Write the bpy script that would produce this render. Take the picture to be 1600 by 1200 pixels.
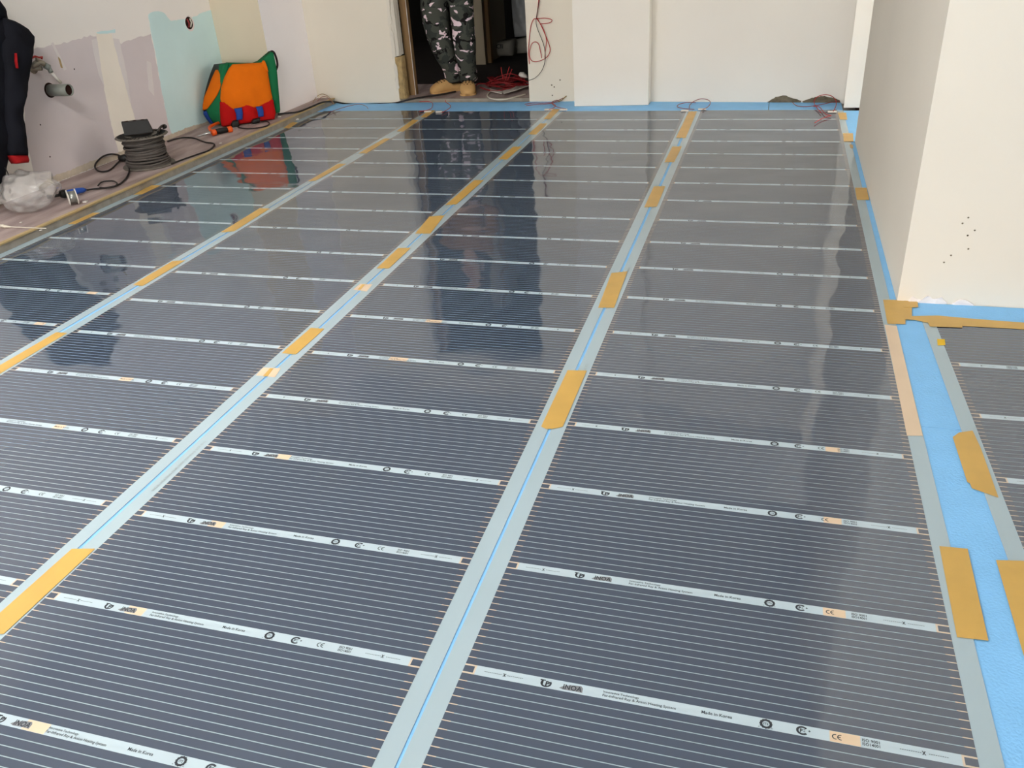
import bpy, bmesh, math, random
from mathutils import Vector, Matrix
import numpy as np

random.seed(7)
scn = bpy.context.scene
for o in list(bpy.data.objects):
    bpy.data.objects.remove(o, do_unlink=True)
COL = scn.collection

# ------------------------------------------------------------------ camera (solved from the film grid)
F_PX, CX, CY, CH, PITCH, YAW, ROLL = 1310.0, -0.4439, -1.1326, 1.3487, 0.5063, -0.3148, -0.0694
_c, _s = math.cos(YAW), math.sin(YAW)
FW = np.array([_s*math.cos(PITCH), _c*math.cos(PITCH), -math.sin(PITCH)])
_rt = np.array([_c, -_s, 0.0]); _up = np.cross(_rt, FW)
RT = math.cos(ROLL)*_rt + math.sin(ROLL)*_up
UP = -math.sin(ROLL)*_rt + math.cos(ROLL)*_up
CAM = np.array([CX, CY, CH])
cd = bpy.data.cameras.new('camera'); co = bpy.data.objects.new('camera', cd); COL.objects.link(co)
cd.sensor_width = 36.0; cd.lens = F_PX/1600*36.0; cd.clip_start = 0.05; cd.clip_end = 100
m = Matrix.Identity(4)
for i in range(3):
    m[i][0], m[i][1], m[i][2], m[i][3] = RT[i], UP[i], -FW[i], CAM[i]
co.matrix_world = m
scn.camera = co

# ------------------------------------------------------------------ light: daylight through the glazed rear front
W = bpy.data.worlds.new('sky'); scn.world = W; W.use_nodes = True
bg = W.node_tree.nodes['Background']
bg.inputs[0].default_value = (1.0, 0.965, 0.93, 1); bg.inputs[1].default_value = 13.0
scn.view_settings.view_transform = 'Standard'; scn.view_settings.look = 'None'
scn.view_settings.gamma = 1.0; scn.view_settings.use_curve_mapping = False
scn.view_settings.exposure = 0.0
REAR_Y = -7.5; CEIL = 2.85; RIGHT_X = 5.0
def portal(name, loc, rot, sx, sy):
    l = bpy.data.lights.new(name, 'AREA'); l.shape = 'RECTANGLE'; l.size = sx; l.size_y = sy
    l.cycles.is_portal = True
    o = bpy.data.objects.new(name, l); COL.objects.link(o); o.location = loc; o.rotation_euler = rot
portal('daylight_portal', (-1.5, REAR_Y+0.02, 1.15), (math.pi/2, 0, 0), 4.6, 1.9)
portal('left_daylight_portal', (-4.79, -5.4, 1.15), (math.pi/2, 0, -math.pi/2), 3.2, 1.9)  # serves the added left window
LAMP_XY = (-2.8, 0.4)  # position of the added fill light
portal('recess_daylight_portal', (2.18, 5.02, 1.42), (math.pi/2, 0, math.pi/2), 0.88, 2.65)  # serves the added recess window

# ------------------------------------------------------------------ pixel -> place helpers
def ray(u, v): return FW + RT*(u-800)/F_PX - UP*(v-600)/F_PX
def fl(u, v, z=0.0):
    d = ray(u, v); return CAM + d*((z-CH)/d[2])
def onx(u, v, x):
    d = ray(u, v); return CAM + d*((x-CX)/d[0])
def ony(u, v, y):
    d = ray(u, v); return CAM + d*((y-CY)/d[1])
def V(p): return Vector((float(p[0]), float(p[1]), float(p[2])))

# ------------------------------------------------------------------ materials
def lin(c):
    return tuple((x/255/12.92 if x/255 <= 0.04045 else ((x/255+0.055)/1.055)**2.4) for x in c) + (1.0,)
def mat(name, col, rough=0.6, spec=0.5, var=0.0, vscale=6.0, bump=0.0, bscale=40.0, metal=0.0, stretch=None, col2=None, ior=1.45):
    mt = bpy.data.materials.new(name); mt.use_nodes = True
    nt = mt.node_tree; b = nt.nodes['Principled BSDF']
    b.inputs['Roughness'].default_value = rough; b.inputs['Metallic'].default_value = metal
    b.inputs['Specular IOR Level'].default_value = spec; b.inputs['IOR'].default_value = ior
    c1 = lin(col); b.inputs['Base Color'].default_value = c1
    tc = nt.nodes.new('ShaderNodeTexCoord'); mp = nt.nodes.new('ShaderNodeMapping')
    nt.links.new(tc.outputs['Object'], mp.inputs[0])
    if stretch: mp.inputs['Scale'].default_value = stretch
    if var > 0 or col2:
        n = nt.nodes.new('ShaderNodeTexNoise'); n.inputs['Scale'].default_value = vscale; n.inputs['Detail'].default_value = 5
        r = nt.nodes.new('ShaderNodeValToRGB')
        nt.links.new(mp.outputs[0], n.inputs['Vector']); nt.links.new(n.outputs['Fac'], r.inputs[0])
        c2 = lin(col2) if col2 else tuple(max(0, x*(1-var)) for x in c1[:3])+(1,)
        r.color_ramp.elements[0].position = 0.3; r.color_ramp.elements[0].color = c2
        r.color_ramp.elements[1].position = 0.68; r.color_ramp.elements[1].color = c1
        nt.links.new(r.outputs[0], b.inputs['Base Color'])
    if bump > 0:
        n2 = nt.nodes.new('ShaderNodeTexNoise'); n2.inputs['Scale'].default_value = bscale; n2.inputs['Detail'].default_value = 6
        bp = nt.nodes.new('ShaderNodeBump'); bp.inputs['Strength'].default_value = bump; bp.inputs['Distance'].default_value = 0.01
        nt.links.new(mp.outputs[0], n2.inputs['Vector']); nt.links.new(n2.outputs['Fac'], bp.inputs['Height'])
        nt.links.new(bp.outputs[0], b.inputs['Normal'])
    return mt

def film_mat(name, col, rough, ior=1.6, wave=1.0, var=0.0):
    """glossy plastic film: gently rippled surface shared by all printed layers (world-position ripple)"""
    mt = bpy.data.materials.new(name); mt.use_nodes = True
    nt = mt.node_tree; b = nt.nodes['Principled BSDF']
    b.inputs['Base Color'].default_value = lin(col); b.inputs['Roughness'].default_value = rough
    b.inputs['IOR'].default_value = ior
    g = nt.nodes.new('ShaderNodeNewGeometry'); mp = nt.nodes.new('ShaderNodeMapping')
    mp.inputs['Scale'].default_value = (0.8, 1.0, 1.0)
    nt.links.new(g.outputs['Position'], mp.inputs[0])
    n1 = nt.nodes.new('ShaderNodeTexNoise'); n1.inputs['Scale'].default_value = 2.7; n1.inputs['Detail'].default_value = 1.5
    nt.links.new(mp.outputs[0], n1.inputs['Vector'])
    bp = nt.nodes.new('ShaderNodeBump'); bp.inputs['Strength'].default_value = 1.0; bp.inputs['Distance'].default_value = 0.0085*wave
    nt.links.new(n1.outputs['Fac'], bp.inputs['Height'])
    nt.links.new(bp.outputs[0], b.inputs['Normal'])
    return mt

M = {}
M['cream'] = mat('cream_plaster', (232, 224, 208), 0.75, 0.3, 0.05, 1.3, 0.06, 60)
M['white'] = mat('white_plaster', (236, 231, 222), 0.7, 0.3, 0.04, 1.6, 0.05, 50)
M['grey_white'] = mat('grey_white_plaster', (226, 219, 206), 0.75, 0.3, 0.05, 1.2, 0.05, 50)
M['left_white'] = mat('left_white_plaster', (247, 242, 236), 0.7, 0.3, 0.04, 1.6, 0.05, 50)
M['pier_white'] = mat('pier_white_plaster', (252, 246, 246), 0.75, 0.3, 0.03, 2)
M['pier_cream'] = mat('pier_cream_putty', (222, 210, 186), 0.75, 0.3, 0.05, 2)
M['ceiling'] = mat('ceiling_paint', (235, 233, 228), 0.8, 0.2, 0.03, 1.5)
M['concrete'] = mat('concrete', (120, 112, 106), 0.85, 0.2, 0.25, 4, 0.2, 50)
M['screed'] = mat('grey_screed', (176, 170, 162), 0.85, 0.2, 0.12, 4, 0.2, 50)
M['ledge'] = mat('dusty_screed', (188, 170, 166), 0.75, 0.3, 0, 5.0, 0.15, 30, stretch=(2.2, 0.45, 1), col2=(138, 120, 116))
M['lath'] = mat('lath_wood', (196, 170, 122), 0.6, 0.3, 0.25, 10, 0.1, 40, stretch=(6, 0.6, 6))
M['ledge_face'] = mat('ledge_face', (158, 150, 138), 0.7, 0.3, 0.3, 14, 0.4, 40)
M['mauve'] = mat('mauve_plaster', (220, 210, 211), 0.8, 0.2, 0.07, 3, 0.05, 60)
M['teal'] = mat('teal_paint', (214, 242, 242), 0.65, 0.3, 0.08, 2.5, 0.03, 40)
M['putty'] = mat('cream_putty', (248, 240, 227), 0.75, 0.2, 0.05, 4, 0.05, 60)
M['putty_pale'] = mat('pale_putty', (232, 225, 223), 0.75, 0.2, 0.06, 4, 0.05, 60)
M['stain'] = mat('ochre_stain', (218, 204, 184), 0.9, 0.1, 0.25, 14, 0.1, 40)
M['broken'] = mat('broken_plaster', (128, 118, 100), 0.9, 0.1, 0.45, 22, 0.8, 45)
M['tan_rough'] = mat('tan_rough_plaster', (196, 168, 120), 0.9, 0.1, 0.35, 24, 0.9, 60)
M['shaded_floor'] = mat('shaded_screed', (46, 41, 39), 0.85, 0.2, 0.25, 4, 0.2, 50)  # screed colour darkened for the shade deep in the back room
M['dark_room'] = mat('unlit_room_plaster', (24, 23, 21), 0.9, 0.1, 0.2, 2, 0.1, 20)  # plaster coloured near black to stand for the unlit room
M['dim_cream'] = mat('dimmed_cream_paint', (150, 138, 118), 0.8, 0.2, 0.1, 3)  # cream darkened to stand for the dimness of the back room
M['brown_wood'] = mat('brown_wood', (150, 118, 78), 0.55, 0.4, 0.2, 8, 0.05, 40, stretch=(5, 5, 0.5))
M['blue'] = mat('blue_foam', (142, 204, 254), 0.6, 0.3, 0.07, 12, 0.25, 160)
M['tape'] = mat('brown_tape', (212, 170, 90), 0.35, 0.4, 0.12, 9, 0.05, 30)
M['peach'] = mat('tape_seen_through_film', (226, 200, 170), 0.3, 0.5, 0.05, 10)
M['yellow'] = mat('yellow_sticker', (236, 190, 30), 0.5, 0.4)
M['carbon'] = film_mat('carbon_print', (65, 76, 94), 0.05, 2.1)
M['pet'] = film_mat('pale_film', (170, 188, 195), 0.10, 1.5)
M['label'] = film_mat('white_print', (188, 204, 212), 0.12, 1.5)
M['copper'] = film_mat('copper_print', (212, 194, 172), 0.15, 1.5)
M['ink'] = film_mat('black_ink', (52, 56, 62), 0.12, 1.5)
M['ink_grey'] = film_mat('grey_ink', (128, 130, 134), 0.12, 1.5)
M['faint'] = film_mat('faint_ink', (160, 168, 168), 0.12, 1.5)
M['black'] = mat('black_plastic', (24, 23, 22), 0.5, 0.4, 0.15, 20)
M['black_cord'] = mat('black_rubber', (40, 36, 36), 0.55, 0.3)
M['grey_cord'] = mat('dusty_cable', (92, 86, 82), 0.8, 0.2, 0.25, 30)
M['flange'] = mat('dusty_black_plastic', (112, 106, 98), 0.7, 0.3, 0.3, 25)
M['red_wire'] = mat('red_wire', (178, 40, 40), 0.5, 0.4)
M['dark_red_wire'] = mat('dark_red_wire', (140, 52, 52), 0.5, 0.4)
M['ochre_wire'] = mat('ochre_wire', (150, 120, 60), 0.5, 0.4)
M['heap_wire'] = mat('heap_red_wire', (128, 22, 26), 0.5, 0.4, 0.3, 20)
M['white_wire'] = mat('white_wire', (214, 206, 190), 0.5, 0.4)
M['orange'] = mat('orange_fabric', (228, 112, 18), 0.85, 0.1, 0.10, 7, 0.25, 24)
M['red_fab'] = mat('red_fabric', (186, 24, 24), 0.85, 0.1, 0.15, 8, 0.25, 24)
M['green'] = mat('green_fabric', (34, 116, 74), 0.85, 0.1, 0.15, 8, 0.25, 24)
M['blue_fab'] = mat('blue_webbing', (44, 74, 150), 0.85, 0.1, 0.1, 30)
M['dark_web'] = mat('dark_webbing', (56, 42, 44), 0.85, 0.1, 0.1, 30)
M['jacket'] = mat('black_navy_fabric', (24, 25, 32), 0.85, 0.15, 0.25, 8, 0.3, 16)
M['jacket_red'] = mat('red_trim', (150, 20, 24), 0.8, 0.2)
M['grey_pipe'] = mat('grey_pipe', (136, 140, 132), 0.4, 0.5, 0.12, 30)
M['white_pipe'] = mat('white_pipe', (222, 216, 208), 0.4, 0.5)
M['brass'] = mat('dull_brass', (166, 156, 140), 0.4, 0.5, 0.2, 30, metal=0.6)
M['red_metal'] = mat('red_lever', (176, 42, 36), 0.4, 0.5)
M['hole'] = mat('hole_dark', (48, 30, 26), 0.9, 0.1)  # dark fill for holes, also stands for shade under the duct
M['orange_plastic'] = mat('orange_plastic', (240, 92, 20), 0.4, 0.5)
M['steel'] = mat('bright_steel', (190, 190, 188), 0.3, 0.5, metal=0.9)
M['solder'] = mat('solder_wire', (150, 152, 148), 0.35, 0.5, metal=0.7)
M['blue_plastic'] = mat('blue_plastic', (28, 74, 160), 0.4, 0.5)
M['clog'] = mat('tan_foam', (206, 164, 108), 0.7, 0.3, 0.1, 14)
M['skin'] = mat('skin', (206, 160, 130), 0.6, 0.4)
M['hair'] = mat('dark_hair', (44, 36, 30), 0.7, 0.3)
M['shirt'] = mat('brown_shirt', (150, 104, 58), 0.85, 0.1, 0.12, 6, 0.2, 20)
M['sack'] = mat('paper_sack', (168, 164, 154), 0.8, 0.2, 0.12, 8, 0.2, 20)
M['sheet_plastic'] = mat('grey_sheet', (190, 194, 196), 0.35, 0.5, 0.2, 6, 0.6, 8)

def camo():
    mt = bpy.data.materials.new('camouflage_fabric'); mt.use_nodes = True
    nt = mt.node_tree; b = nt.nodes['Principled BSDF']; b.inputs['Roughness'].default_value = 0.9
    b.inputs['Specular IOR Level'].default_value = 0.1
    tc = nt.nodes.new('ShaderNodeTexCoord')
    def nz(scale, off, det, st=(1, 1, 1.3)):
        mp = nt.nodes.new('ShaderNodeMapping'); mp.inputs['Location'].default_value = off; mp.inputs['Scale'].default_value = st
        nt.links.new(tc.outputs['Object'], mp.inputs[0])
        n = nt.nodes.new('ShaderNodeTexNoise'); n.inputs['Scale'].default_value = scale; n.inputs['Detail'].default_value = det
        n.inputs['Distortion'].default_value = 0.6
        nt.links.new(mp.outputs[0], n.inputs['Vector']); return n
    def layer(n, thr, base, col):
        g = nt.nodes.new('ShaderNodeMath'); g.operation = 'GREATER_THAN'; g.inputs[1].default_value = thr
        nt.links.new(n.outputs['Fac'], g.inputs[0])
        mx = nt.nodes.new('ShaderNodeMix'); mx.data_type = 'RGBA'
        nt.links.new(g.outputs[0], mx.inputs[0])
        if isinstance(base, tuple): mx.inputs[6].default_value = base
        else: nt.links.new(base, mx.inputs[6])
        mx.inputs[7].default_value = col
        return mx.outputs[2]
    o1 = layer(nz(9, (0, 0, 0), 3), 0.52, lin((76, 78, 71)), lin((58, 62, 58)))
    o2 = layer(nz(11, (4, 2, 7), 3), 0.58, o1, lin((30, 28, 28)))
    o3 = layer(nz(10, (9, 5, 1), 2.0, (1, 1, 1.6)), 0.615, o2, lin((236, 214, 220)))
    nt.links.new(o3, b.inputs['Base Color'])
    return mt
M['camo'] = camo()

def bag_plastic():
    mt = bpy.data.materials.new('clear_plastic'); mt.use_nodes = True
    nt = mt.node_tree; out = nt.nodes['Material Output']; nt.nodes.remove(nt.nodes['Principled BSDF'])
    tr = nt.nodes.new('ShaderNodeBsdfTransparent'); gl = nt.nodes.new('ShaderNodeBsdfGlossy'); df = nt.nodes.new('ShaderNodeBsdfDiffuse')
    gl.inputs['Roughness'].default_value = 0.15; df.inputs[0].default_value = (0.85, 0.83, 0.82, 1)
    m1 = nt.nodes.new('ShaderNodeMixShader'); m1.inputs[0].default_value = 0.2
    m2 = nt.nodes.new('ShaderNodeMixShader')
    lw = nt.nodes.new('ShaderNodeLayerWeight'); lw.inputs[0].default_value = 0.35
    mm = nt.nodes.new('ShaderNodeMath'); mm.operation = 'MULTIPLY'; mm.inputs[1].default_value = 0.8
    nt.links.new(lw.outputs['Facing'], mm.inputs[0]); nt.links.new(mm.outputs[0], m2.inputs[0])
    nt.links.new(tr.outputs[0], m1.inputs[1]); nt.links.new(df.outputs[0], m1.inputs[2])
    nt.links.new(m1.outputs[0], m2.inputs[1]); nt.links.new(gl.outputs[0], m2.inputs[2])
    nt.links.new(m2.outputs[0], out.inputs[0])
    return mt
M['clear'] = bag_plastic()

# ------------------------------------------------------------------ object helpers
def tag(o, label=None, cat=None, group=None, kind=None):
    if label: o['label'] = label
    if cat: o['category'] = cat
    if group: o['group'] = group
    if kind: o['kind'] = kind
    return o
def me_from(verts, faces, name, smooth=False):
    me = bpy.data.meshes.new(name); me.from_pydata([tuple(map(float, v)) for v in verts], [], faces); me.update()
    if smooth:
        for p in me.polygons: p.use_smooth = True
    return me
def add(name, me, m=None, parent=None):
    o = bpy.data.objects.new(name, me); COL.objects.link(o)
    if m is not None and me is not None and not me.materials: me.materials.append(M[m] if isinstance(m, str) else m)
    if parent is not None: o.parent = parent
    return o
def empty(name, loc, rz=0.0):
    o = bpy.data.objects.new(name, None); COL.objects.link(o); o.location = loc; o.rotation_euler = (0, 0, rz)
    o.empty_display_size = 0.1
    return o
def sub(o, p):     # parent while keeping world-space mesh coordinates
    o.parent = p
    bpy.context.view_layer.update()
    o.matrix_parent_inverse = p.matrix_world.inverted()
    return o
class MB:
    def __init__(s): s.v = []; s.f = []
    def box(s, x0, x1, y0, y1, z0, z1):
        b = len(s.v)
        s.v += [(x0,y0,z0),(x1,y0,z0),(x1,y1,z0),(x0,y1,z0),(x0,y0,z1),(x1,y0,z1),(x1,y1,z1),(x0,y1,z1)]
        s.f += [tuple(b+i for i in q) for q in ((0,3,2,1),(4,5,6,7),(0,1,5,4),(1,2,6,5),(2,3,7,6),(3,0,4,7))]
        return s
    def prism(s, pts, nrm, th):
        """pts: 3d polygon (back face), extruded by nrm*th"""
        b = len(s.v); n = len(pts)
        nv = Vector(nrm)*th
        s.v += [tuple(p) for p in pts] + [tuple(Vector(p)+nv) for p in pts]
        s.f += [tuple(b+i for i in range(n))[::-1], tuple(b+n+i for i in range(n))]
        for i in range(n):
            j = (i+1) % n; s.f.append((b+i, b+j, b+n+j, b+n+i))
        return s
    def flat(s, pts, z0, z1):
        a = sum(pts[i][0]*pts[(i+1)%len(pts)][1]-pts[(i+1)%len(pts)][0]*pts[i][1] for i in range(len(pts)))
        if a < 0: pts = pts[::-1]
        return s.prism([(p[0], p[1], z0) for p in pts], (0, 0, 1), z1-z0)
    def tube(s, pts, r, n=6, closed=False, caps=True):
        P = [Vector(tuple(map(float, p))) for p in pts]; k = len(P); b = len(s.v)
        rr = r if isinstance(r, (list, tuple)) else [r]*k
        prev = None
        for i, p in enumerate(P):
            if closed: t = P[(i+1)%k]-P[i-1]
            else: t = P[min(i+1, k-1)]-P[max(i-1, 0)]
            if t.length < 1e-9: t = Vector((0, 0, 1))
            t.normalize()
            if prev is None:
                a = Vector((0, 0, 1)) if abs(t.z) < 0.9 else Vector((1, 0, 0))
                e1 = t.cross(a).normalized()
            else:
                e1 = (prev - t*prev.dot(t))
                e1 = e1.normalized() if e1.length > 1e-6 else t.orthogonal().normalized()
            prev = e1; e2 = t.cross(e1)
            for q in range(n):
                an = 2*math.pi*q/n
                s.v.append(tuple(p + (e1*math.cos(an)+e2*math.sin(an))*rr[i]))
        for i in range(k if closed else k-1):
            for q in range(n):
                a, c = b+i*n+q, b+i*n+(q+1) % n
                j = (i+1) % k
                d, e = b+j*n+q, b+j*n+(q+1) % n
                s.f.append((a, c, e, d))
        if caps and not closed:
            s.f.append(tuple(b+q for q in range(n))[::-1]); s.f.append(tuple(b+(k-1)*n+q for q in range(n)))
        return s
    def lathe(s, prof, c, n=24, axis='z'):
        """prof: list of (r, h)"""
        b = len(s.v)
        for r, h in prof:
            for q in range(n):
                an = 2*math.pi*q/n; x, y = r*math.cos(an), r*math.sin(an)
                if axis == 'z': s.v.append((c[0]+x, c[1]+y, c[2]+h))
                elif axis == 'x': s.v.append((c[0]+h, c[1]+x, c[2]+y))
                else: s.v.append((c[0]+x, c[1]+h, c[2]+y))
        for i in range(len(prof)-1):
            for q in range(n):
                s.f.append((b+i*n+q, b+i*n+(q+1)%n, b+(i+1)*n+(q+1)%n, b+(i+1)*n+q))
        s.f.append(tuple(b+q for q in range(n))[::-1]); s.f.append(tuple(b+(len(prof)-1)*n+q for q in range(n)))
        return s
    def build(s, name, m, parent=None, smooth=False, bevel=0.0):
        me = me_from(s.v, s.f, name, False)
        bm = bmesh.new(); bm.from_mesh(me); bmesh.ops.recalc_face_normals(bm, faces=bm.faces); bm.to_mesh(me); bm.free()
        if smooth:
            for p in me.polygons: p.use_smooth = True
        o = add(name, me, m)
        if bevel:
            bv = o.modifiers.new('bevel', 'BEVEL'); bv.width = bevel; bv.segments = 2; bv.limit_method = 'ANGLE'
        if parent is not None: sub(o, parent)
        return o
def smooth_pts(pts, k=6, closed=False):
    P = [np.array(p, float) for p in pts]; n = len(P); out = []
    for i in range(n if closed else n-1):
        g = (lambda j: P[j % n]) if closed else (lambda j: P[min(max(j, 0), n-1)])
        p0, p1, p2, p3 = g(i-1), g(i), g(i+1), g(i+2)
        for t in np.linspace(0, 1, k, endpoint=False):
            out.append(0.5*((2*p1)+(-p0+p2)*t+(2*p0-5*p1+4*p2-p3)*t*t+(-p0+3*p1-3*p2+p3)*t**3))
    if not closed: out.append(P[-1])
    return out
def rag(pts, step=0.02, amp=0.006, seed=0):
    """ragged polygon outline in 3d (subdivide and jitter)"""
    rnd = random.Random(seed); P = [Vector(p) for p in pts]; out = []
    for i in range(len(P)):
        a, b = P[i], P[(i+1) % len(P)]; n = max(1, int((b-a).length/step))
        for k in range(n):
            out.append(a.lerp(b, k/n) + Vector((rnd.uniform(-1, 1), rnd.uniform(-1, 1), rnd.uniform(-1, 1)))*amp)
    return out
def pillow(name, rows, place, m, parent=None, thick=0.02, bulge=0.03, ns=12, nt=20, wr=0.004, seed=1, edge=0.5, nrm=None):
    """rows top->bottom of ((a,z) left, (a,z) right); front bulges, back flat. place(a, z, d) -> point"""
    rnd = random.Random(seed); ph = [rnd.uniform(0, 6.28) for _ in range(6)]
    L = [np.array(r[0]) for r in rows]; R_ = [np.array(r[1]) for r in rows]
    v, f = [], []
    K = len(rows)-1
    def samp(A, t):
        x = t*K; i = min(int(x), K-1); return A[i]+(A[i+1]-A[i])*(x-i)
    for side in (0, 1):
        for j in range(nt+1):
            t = j/nt; a, b = samp(L, t), samp(R_, t)
            for i in range(ns+1):
                s_ = i/ns; q = a+(b-a)*s_
                w = (max(0, math.sin(math.pi*s_))**edge)*(max(0, math.sin(math.pi*t))**(edge*0.7))
                d = bulge*w
                d += wr*w*(math.sin(q[0]*37+ph[0]+q[1]*11)+math.sin(q[1]*43+ph[1]-q[0]*17)+0.7*math.sin(q[0]*71+q[1]*63+ph[2]))
                if nrm is not None: v.append(tuple(q+nrm*(d if side == 0 else -thick)))
                else: v.append(place(q[0], q[1], d if side == 0 else -thick))
    n1 = (ns+1)*(nt+1)
    for j in range(nt):
        for i in range(ns):
            a = j*(ns+1)+i
            f.append((a, a+ns+1, a+ns+2, a+1)); f.append((n1+a, n1+a+1, n1+a+ns+2, n1+a+ns+1))
    for j in range(nt):
        a = j*(ns+1); f.append((a, n1+a, n1+a+ns+1, a+ns+1))
        a = j*(ns+1)+ns; f.append((a, a+ns+1, n1+a+ns+1, n1+a))
    for i in range(ns):
        f.append((i, i+1, n1+i+1, n1+i)); a = nt*(ns+1)+i; f.append((a, n1+a, n1+a+1, a+1))
    me = me_from(v, f, name, False)
    bm = bmesh.new(); bm.from_mesh(me); bmesh.ops.remove_doubles(bm, verts=bm.verts, dist=1e-5)
    bmesh.ops.recalc_face_normals(bm, faces=bm.faces); bm.to_mesh(me); bm.free()
    for p in me.polygons: p.use_smooth = True
    o = add(name, me, m)
    if parent is not None: sub(o, parent)
    return o
def S(o, label=None): 
    o['kind'] = 'structure'
    if label: o['label'] = label
    return o
ORD = ['first', 'second', 'third', 'fourth', 'fifth', 'sixth', 'seventh', 'eighth', 'ninth', 'tenth']

# ================================================================== THE SETTING
LW = -4.81; BW = 5.88; LZ = 0.045; LX = -4.195; RX = 0.066
S(MB().box(-4.96, RIGHT_X+0.1, REAR_Y-0.1, 6.0, -0.16, -0.013).build('floor', 'screed'), 'grey concrete slab under the heating film')
S(MB().box(-4.96, RIGHT_X+0.1, REAR_Y-0.2, 6.0, CEIL, CEIL+0.12).build('ceiling', 'ceiling'), 'white painted ceiling')
S(MB().box(LX-0.62, LX-0.012, REAR_Y, BW, -0.013, LZ-0.002).build('floor_ledge', 'ledge'), 'raised dusty screed ledge along the left wall')
lf = S(MB().box(LX-0.0125, LX, REAR_Y, BW-0.02, -0.013, LZ-0.006).build('trim_1', 'ledge_face'), 'rough upright edge of the raised ledge')
S(MB().box(LX-0.022, LX+0.006, REAR_Y, BW-0.02, LZ-0.006, LZ+0.003).build('trim_2', 'lath', bevel=0.001), 'thin wooden lath capping the ledge edge')
wlm = MB().box(LW-0.15, LW, -3.8, BW+0.1, -0.1, CEIL); wlm.box(LW-0.15, LW, REAR_Y, -7.0, -0.1, CEIL)
wlm.box(LW-0.15, LW, -7.0, -3.8, -0.1, 0.2); wlm.box(LW-0.15, LW, -7.0, -3.8, 2.1, CEIL)
wl = S(wlm.build('wall_left', 'left_white'), 'patched left wall')
pr = S(MB().box(LW, -4.37, 5.2, BW+0.02, -0.01, CEIL).build('wall_left_pier', 'pier_white'), 'pier in the far left corner, cream front and white side')
pr.data.materials.append(M['pier_cream'])
for p_ in pr.data.polygons:
    if p_.normal.y < -0.5: p_.material_index = 1
# back wall with the raw door opening (one prism each side plus lintel)
DX0, DX1, DZ = -3.575, -2.40, 2.5; DF = 0.024
wb = MB(); wb.box(-4.4, DX0, BW, BW+0.14, -0.1, CEIL); wb.box(DX1, -1.37, BW, BW+0.14, -0.1, CEIL); wb.box(DX0, DX1, BW, BW+0.14, DZ, CEIL)
S(wb.build('wall_back', 'cream'), 'cream back wall with the raw doorway')
S(MB().flat([(-1.972, 5.675), (-1.388, 5.71), (-1.388, 5.9), (-1.972, 5.9)], 0.0, CEIL).build('wall_back_pier', 'white'), 'white flat pier beside the doorway')
S(MB().flat([(-1.40, 5.846), (0.075, 5.752), (0.6, 5.72), (0.6, 6.0), (-1.40, 6.0)], -0.01, CEIL).build('wall_back_right', 'white'), 'white wall at the far right end')
S(MB().flat([(0.042, 5.478), (0.6, 5.478), (0.6, 5.8), (0.075, 5.8)], 0.018, CEIL).build('trim_3', 'white'), 'white boxed pipe duct in the far right corner')
S(MB().box(0.13, 0.6, 5.53, 5.75, -0.012, 0.018).build('duct_gap_shade', 'hole'), 'dark block standing for shade under the pipe duct')  # solid dark block in place of the shade below the duct
S(MB().box(RX, RIGHT_X+0.1, 2.05, 4.56, -0.013, CEIL).build('wall_right', 'grey_white'), 'plain wall block on the right')
rc = MB(); rc.box(2.2, 2.32, 4.5, 4.58, -0.1, CEIL); rc.box(2.2, 2.32, 5.46, 6.0, -0.1, CEIL); rc.box(2.2, 2.32, 4.58, 5.46, -0.1, 0.1); rc.box(2.2, 2.32, 4.58, 5.46, 2.75, CEIL)
S(rc.build('wall_right_recess', 'white'), 'end wall of the recess, opened for the added window')
S(MB().box(0.6, 2.2, 5.478, 5.8, -0.013, CEIL).build('wall_back_recess', 'white'), 'white wall along the recess behind the right wall')
w3 = empty('added_recess_window', (2.2, 5.02, 0.1)); S(w3, 'unseen window added at the end of the recess')  # unseen window, added to light the far left corner
for y in (4.6, 5.44): MB().box(2.23, 2.29, y-0.02, y+0.02, 0.1, 2.75).build('window_frame', 'white', w3)
S(MB().box(RIGHT_X, RIGHT_X+0.12, REAR_Y, 2.05, -0.1, CEIL).build('wall_right_side', 'white'), 'plain side wall right of the viewer')
rw = MB(); rw.box(LW-0.15, -3.8, REAR_Y-0.15, REAR_Y, -0.1, CEIL); rw.box(0.8, RIGHT_X+0.1, REAR_Y-0.15, REAR_Y, -0.1, CEIL)
rw.box(-3.8, 0.8, REAR_Y-0.15, REAR_Y, -0.1, 0.2); rw.box(-3.8, 0.8, REAR_Y-0.15, REAR_Y, 2.1, CEIL)
S(rw.build('wall_rear', 'white'), 'rear wall with wide shop window')
w1 = empty('window_1', (-1.5, REAR_Y, 0.2)); S(w1, 'wide window front behind the viewer')
for x in (-3.77, -2.25, -0.75, 0.77):
    MB().box(x-0.03, x+0.03, REAR_Y-0.1, REAR_Y-0.04, 0.2, 2.1).build('window_frame', 'white', w1)
w4 = empty('added_left_window', (LW, -5.4, 0.2)); S(w4, 'unseen side window added left of the viewer')  # unseen window, added to brighten the right wall
for y in (-6.97, -5.4, -3.83): MB().box(LW-0.11, LW-0.05, y-0.03, y+0.03, 0.2, 2.1).build('window_frame', 'white', w4)

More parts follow.
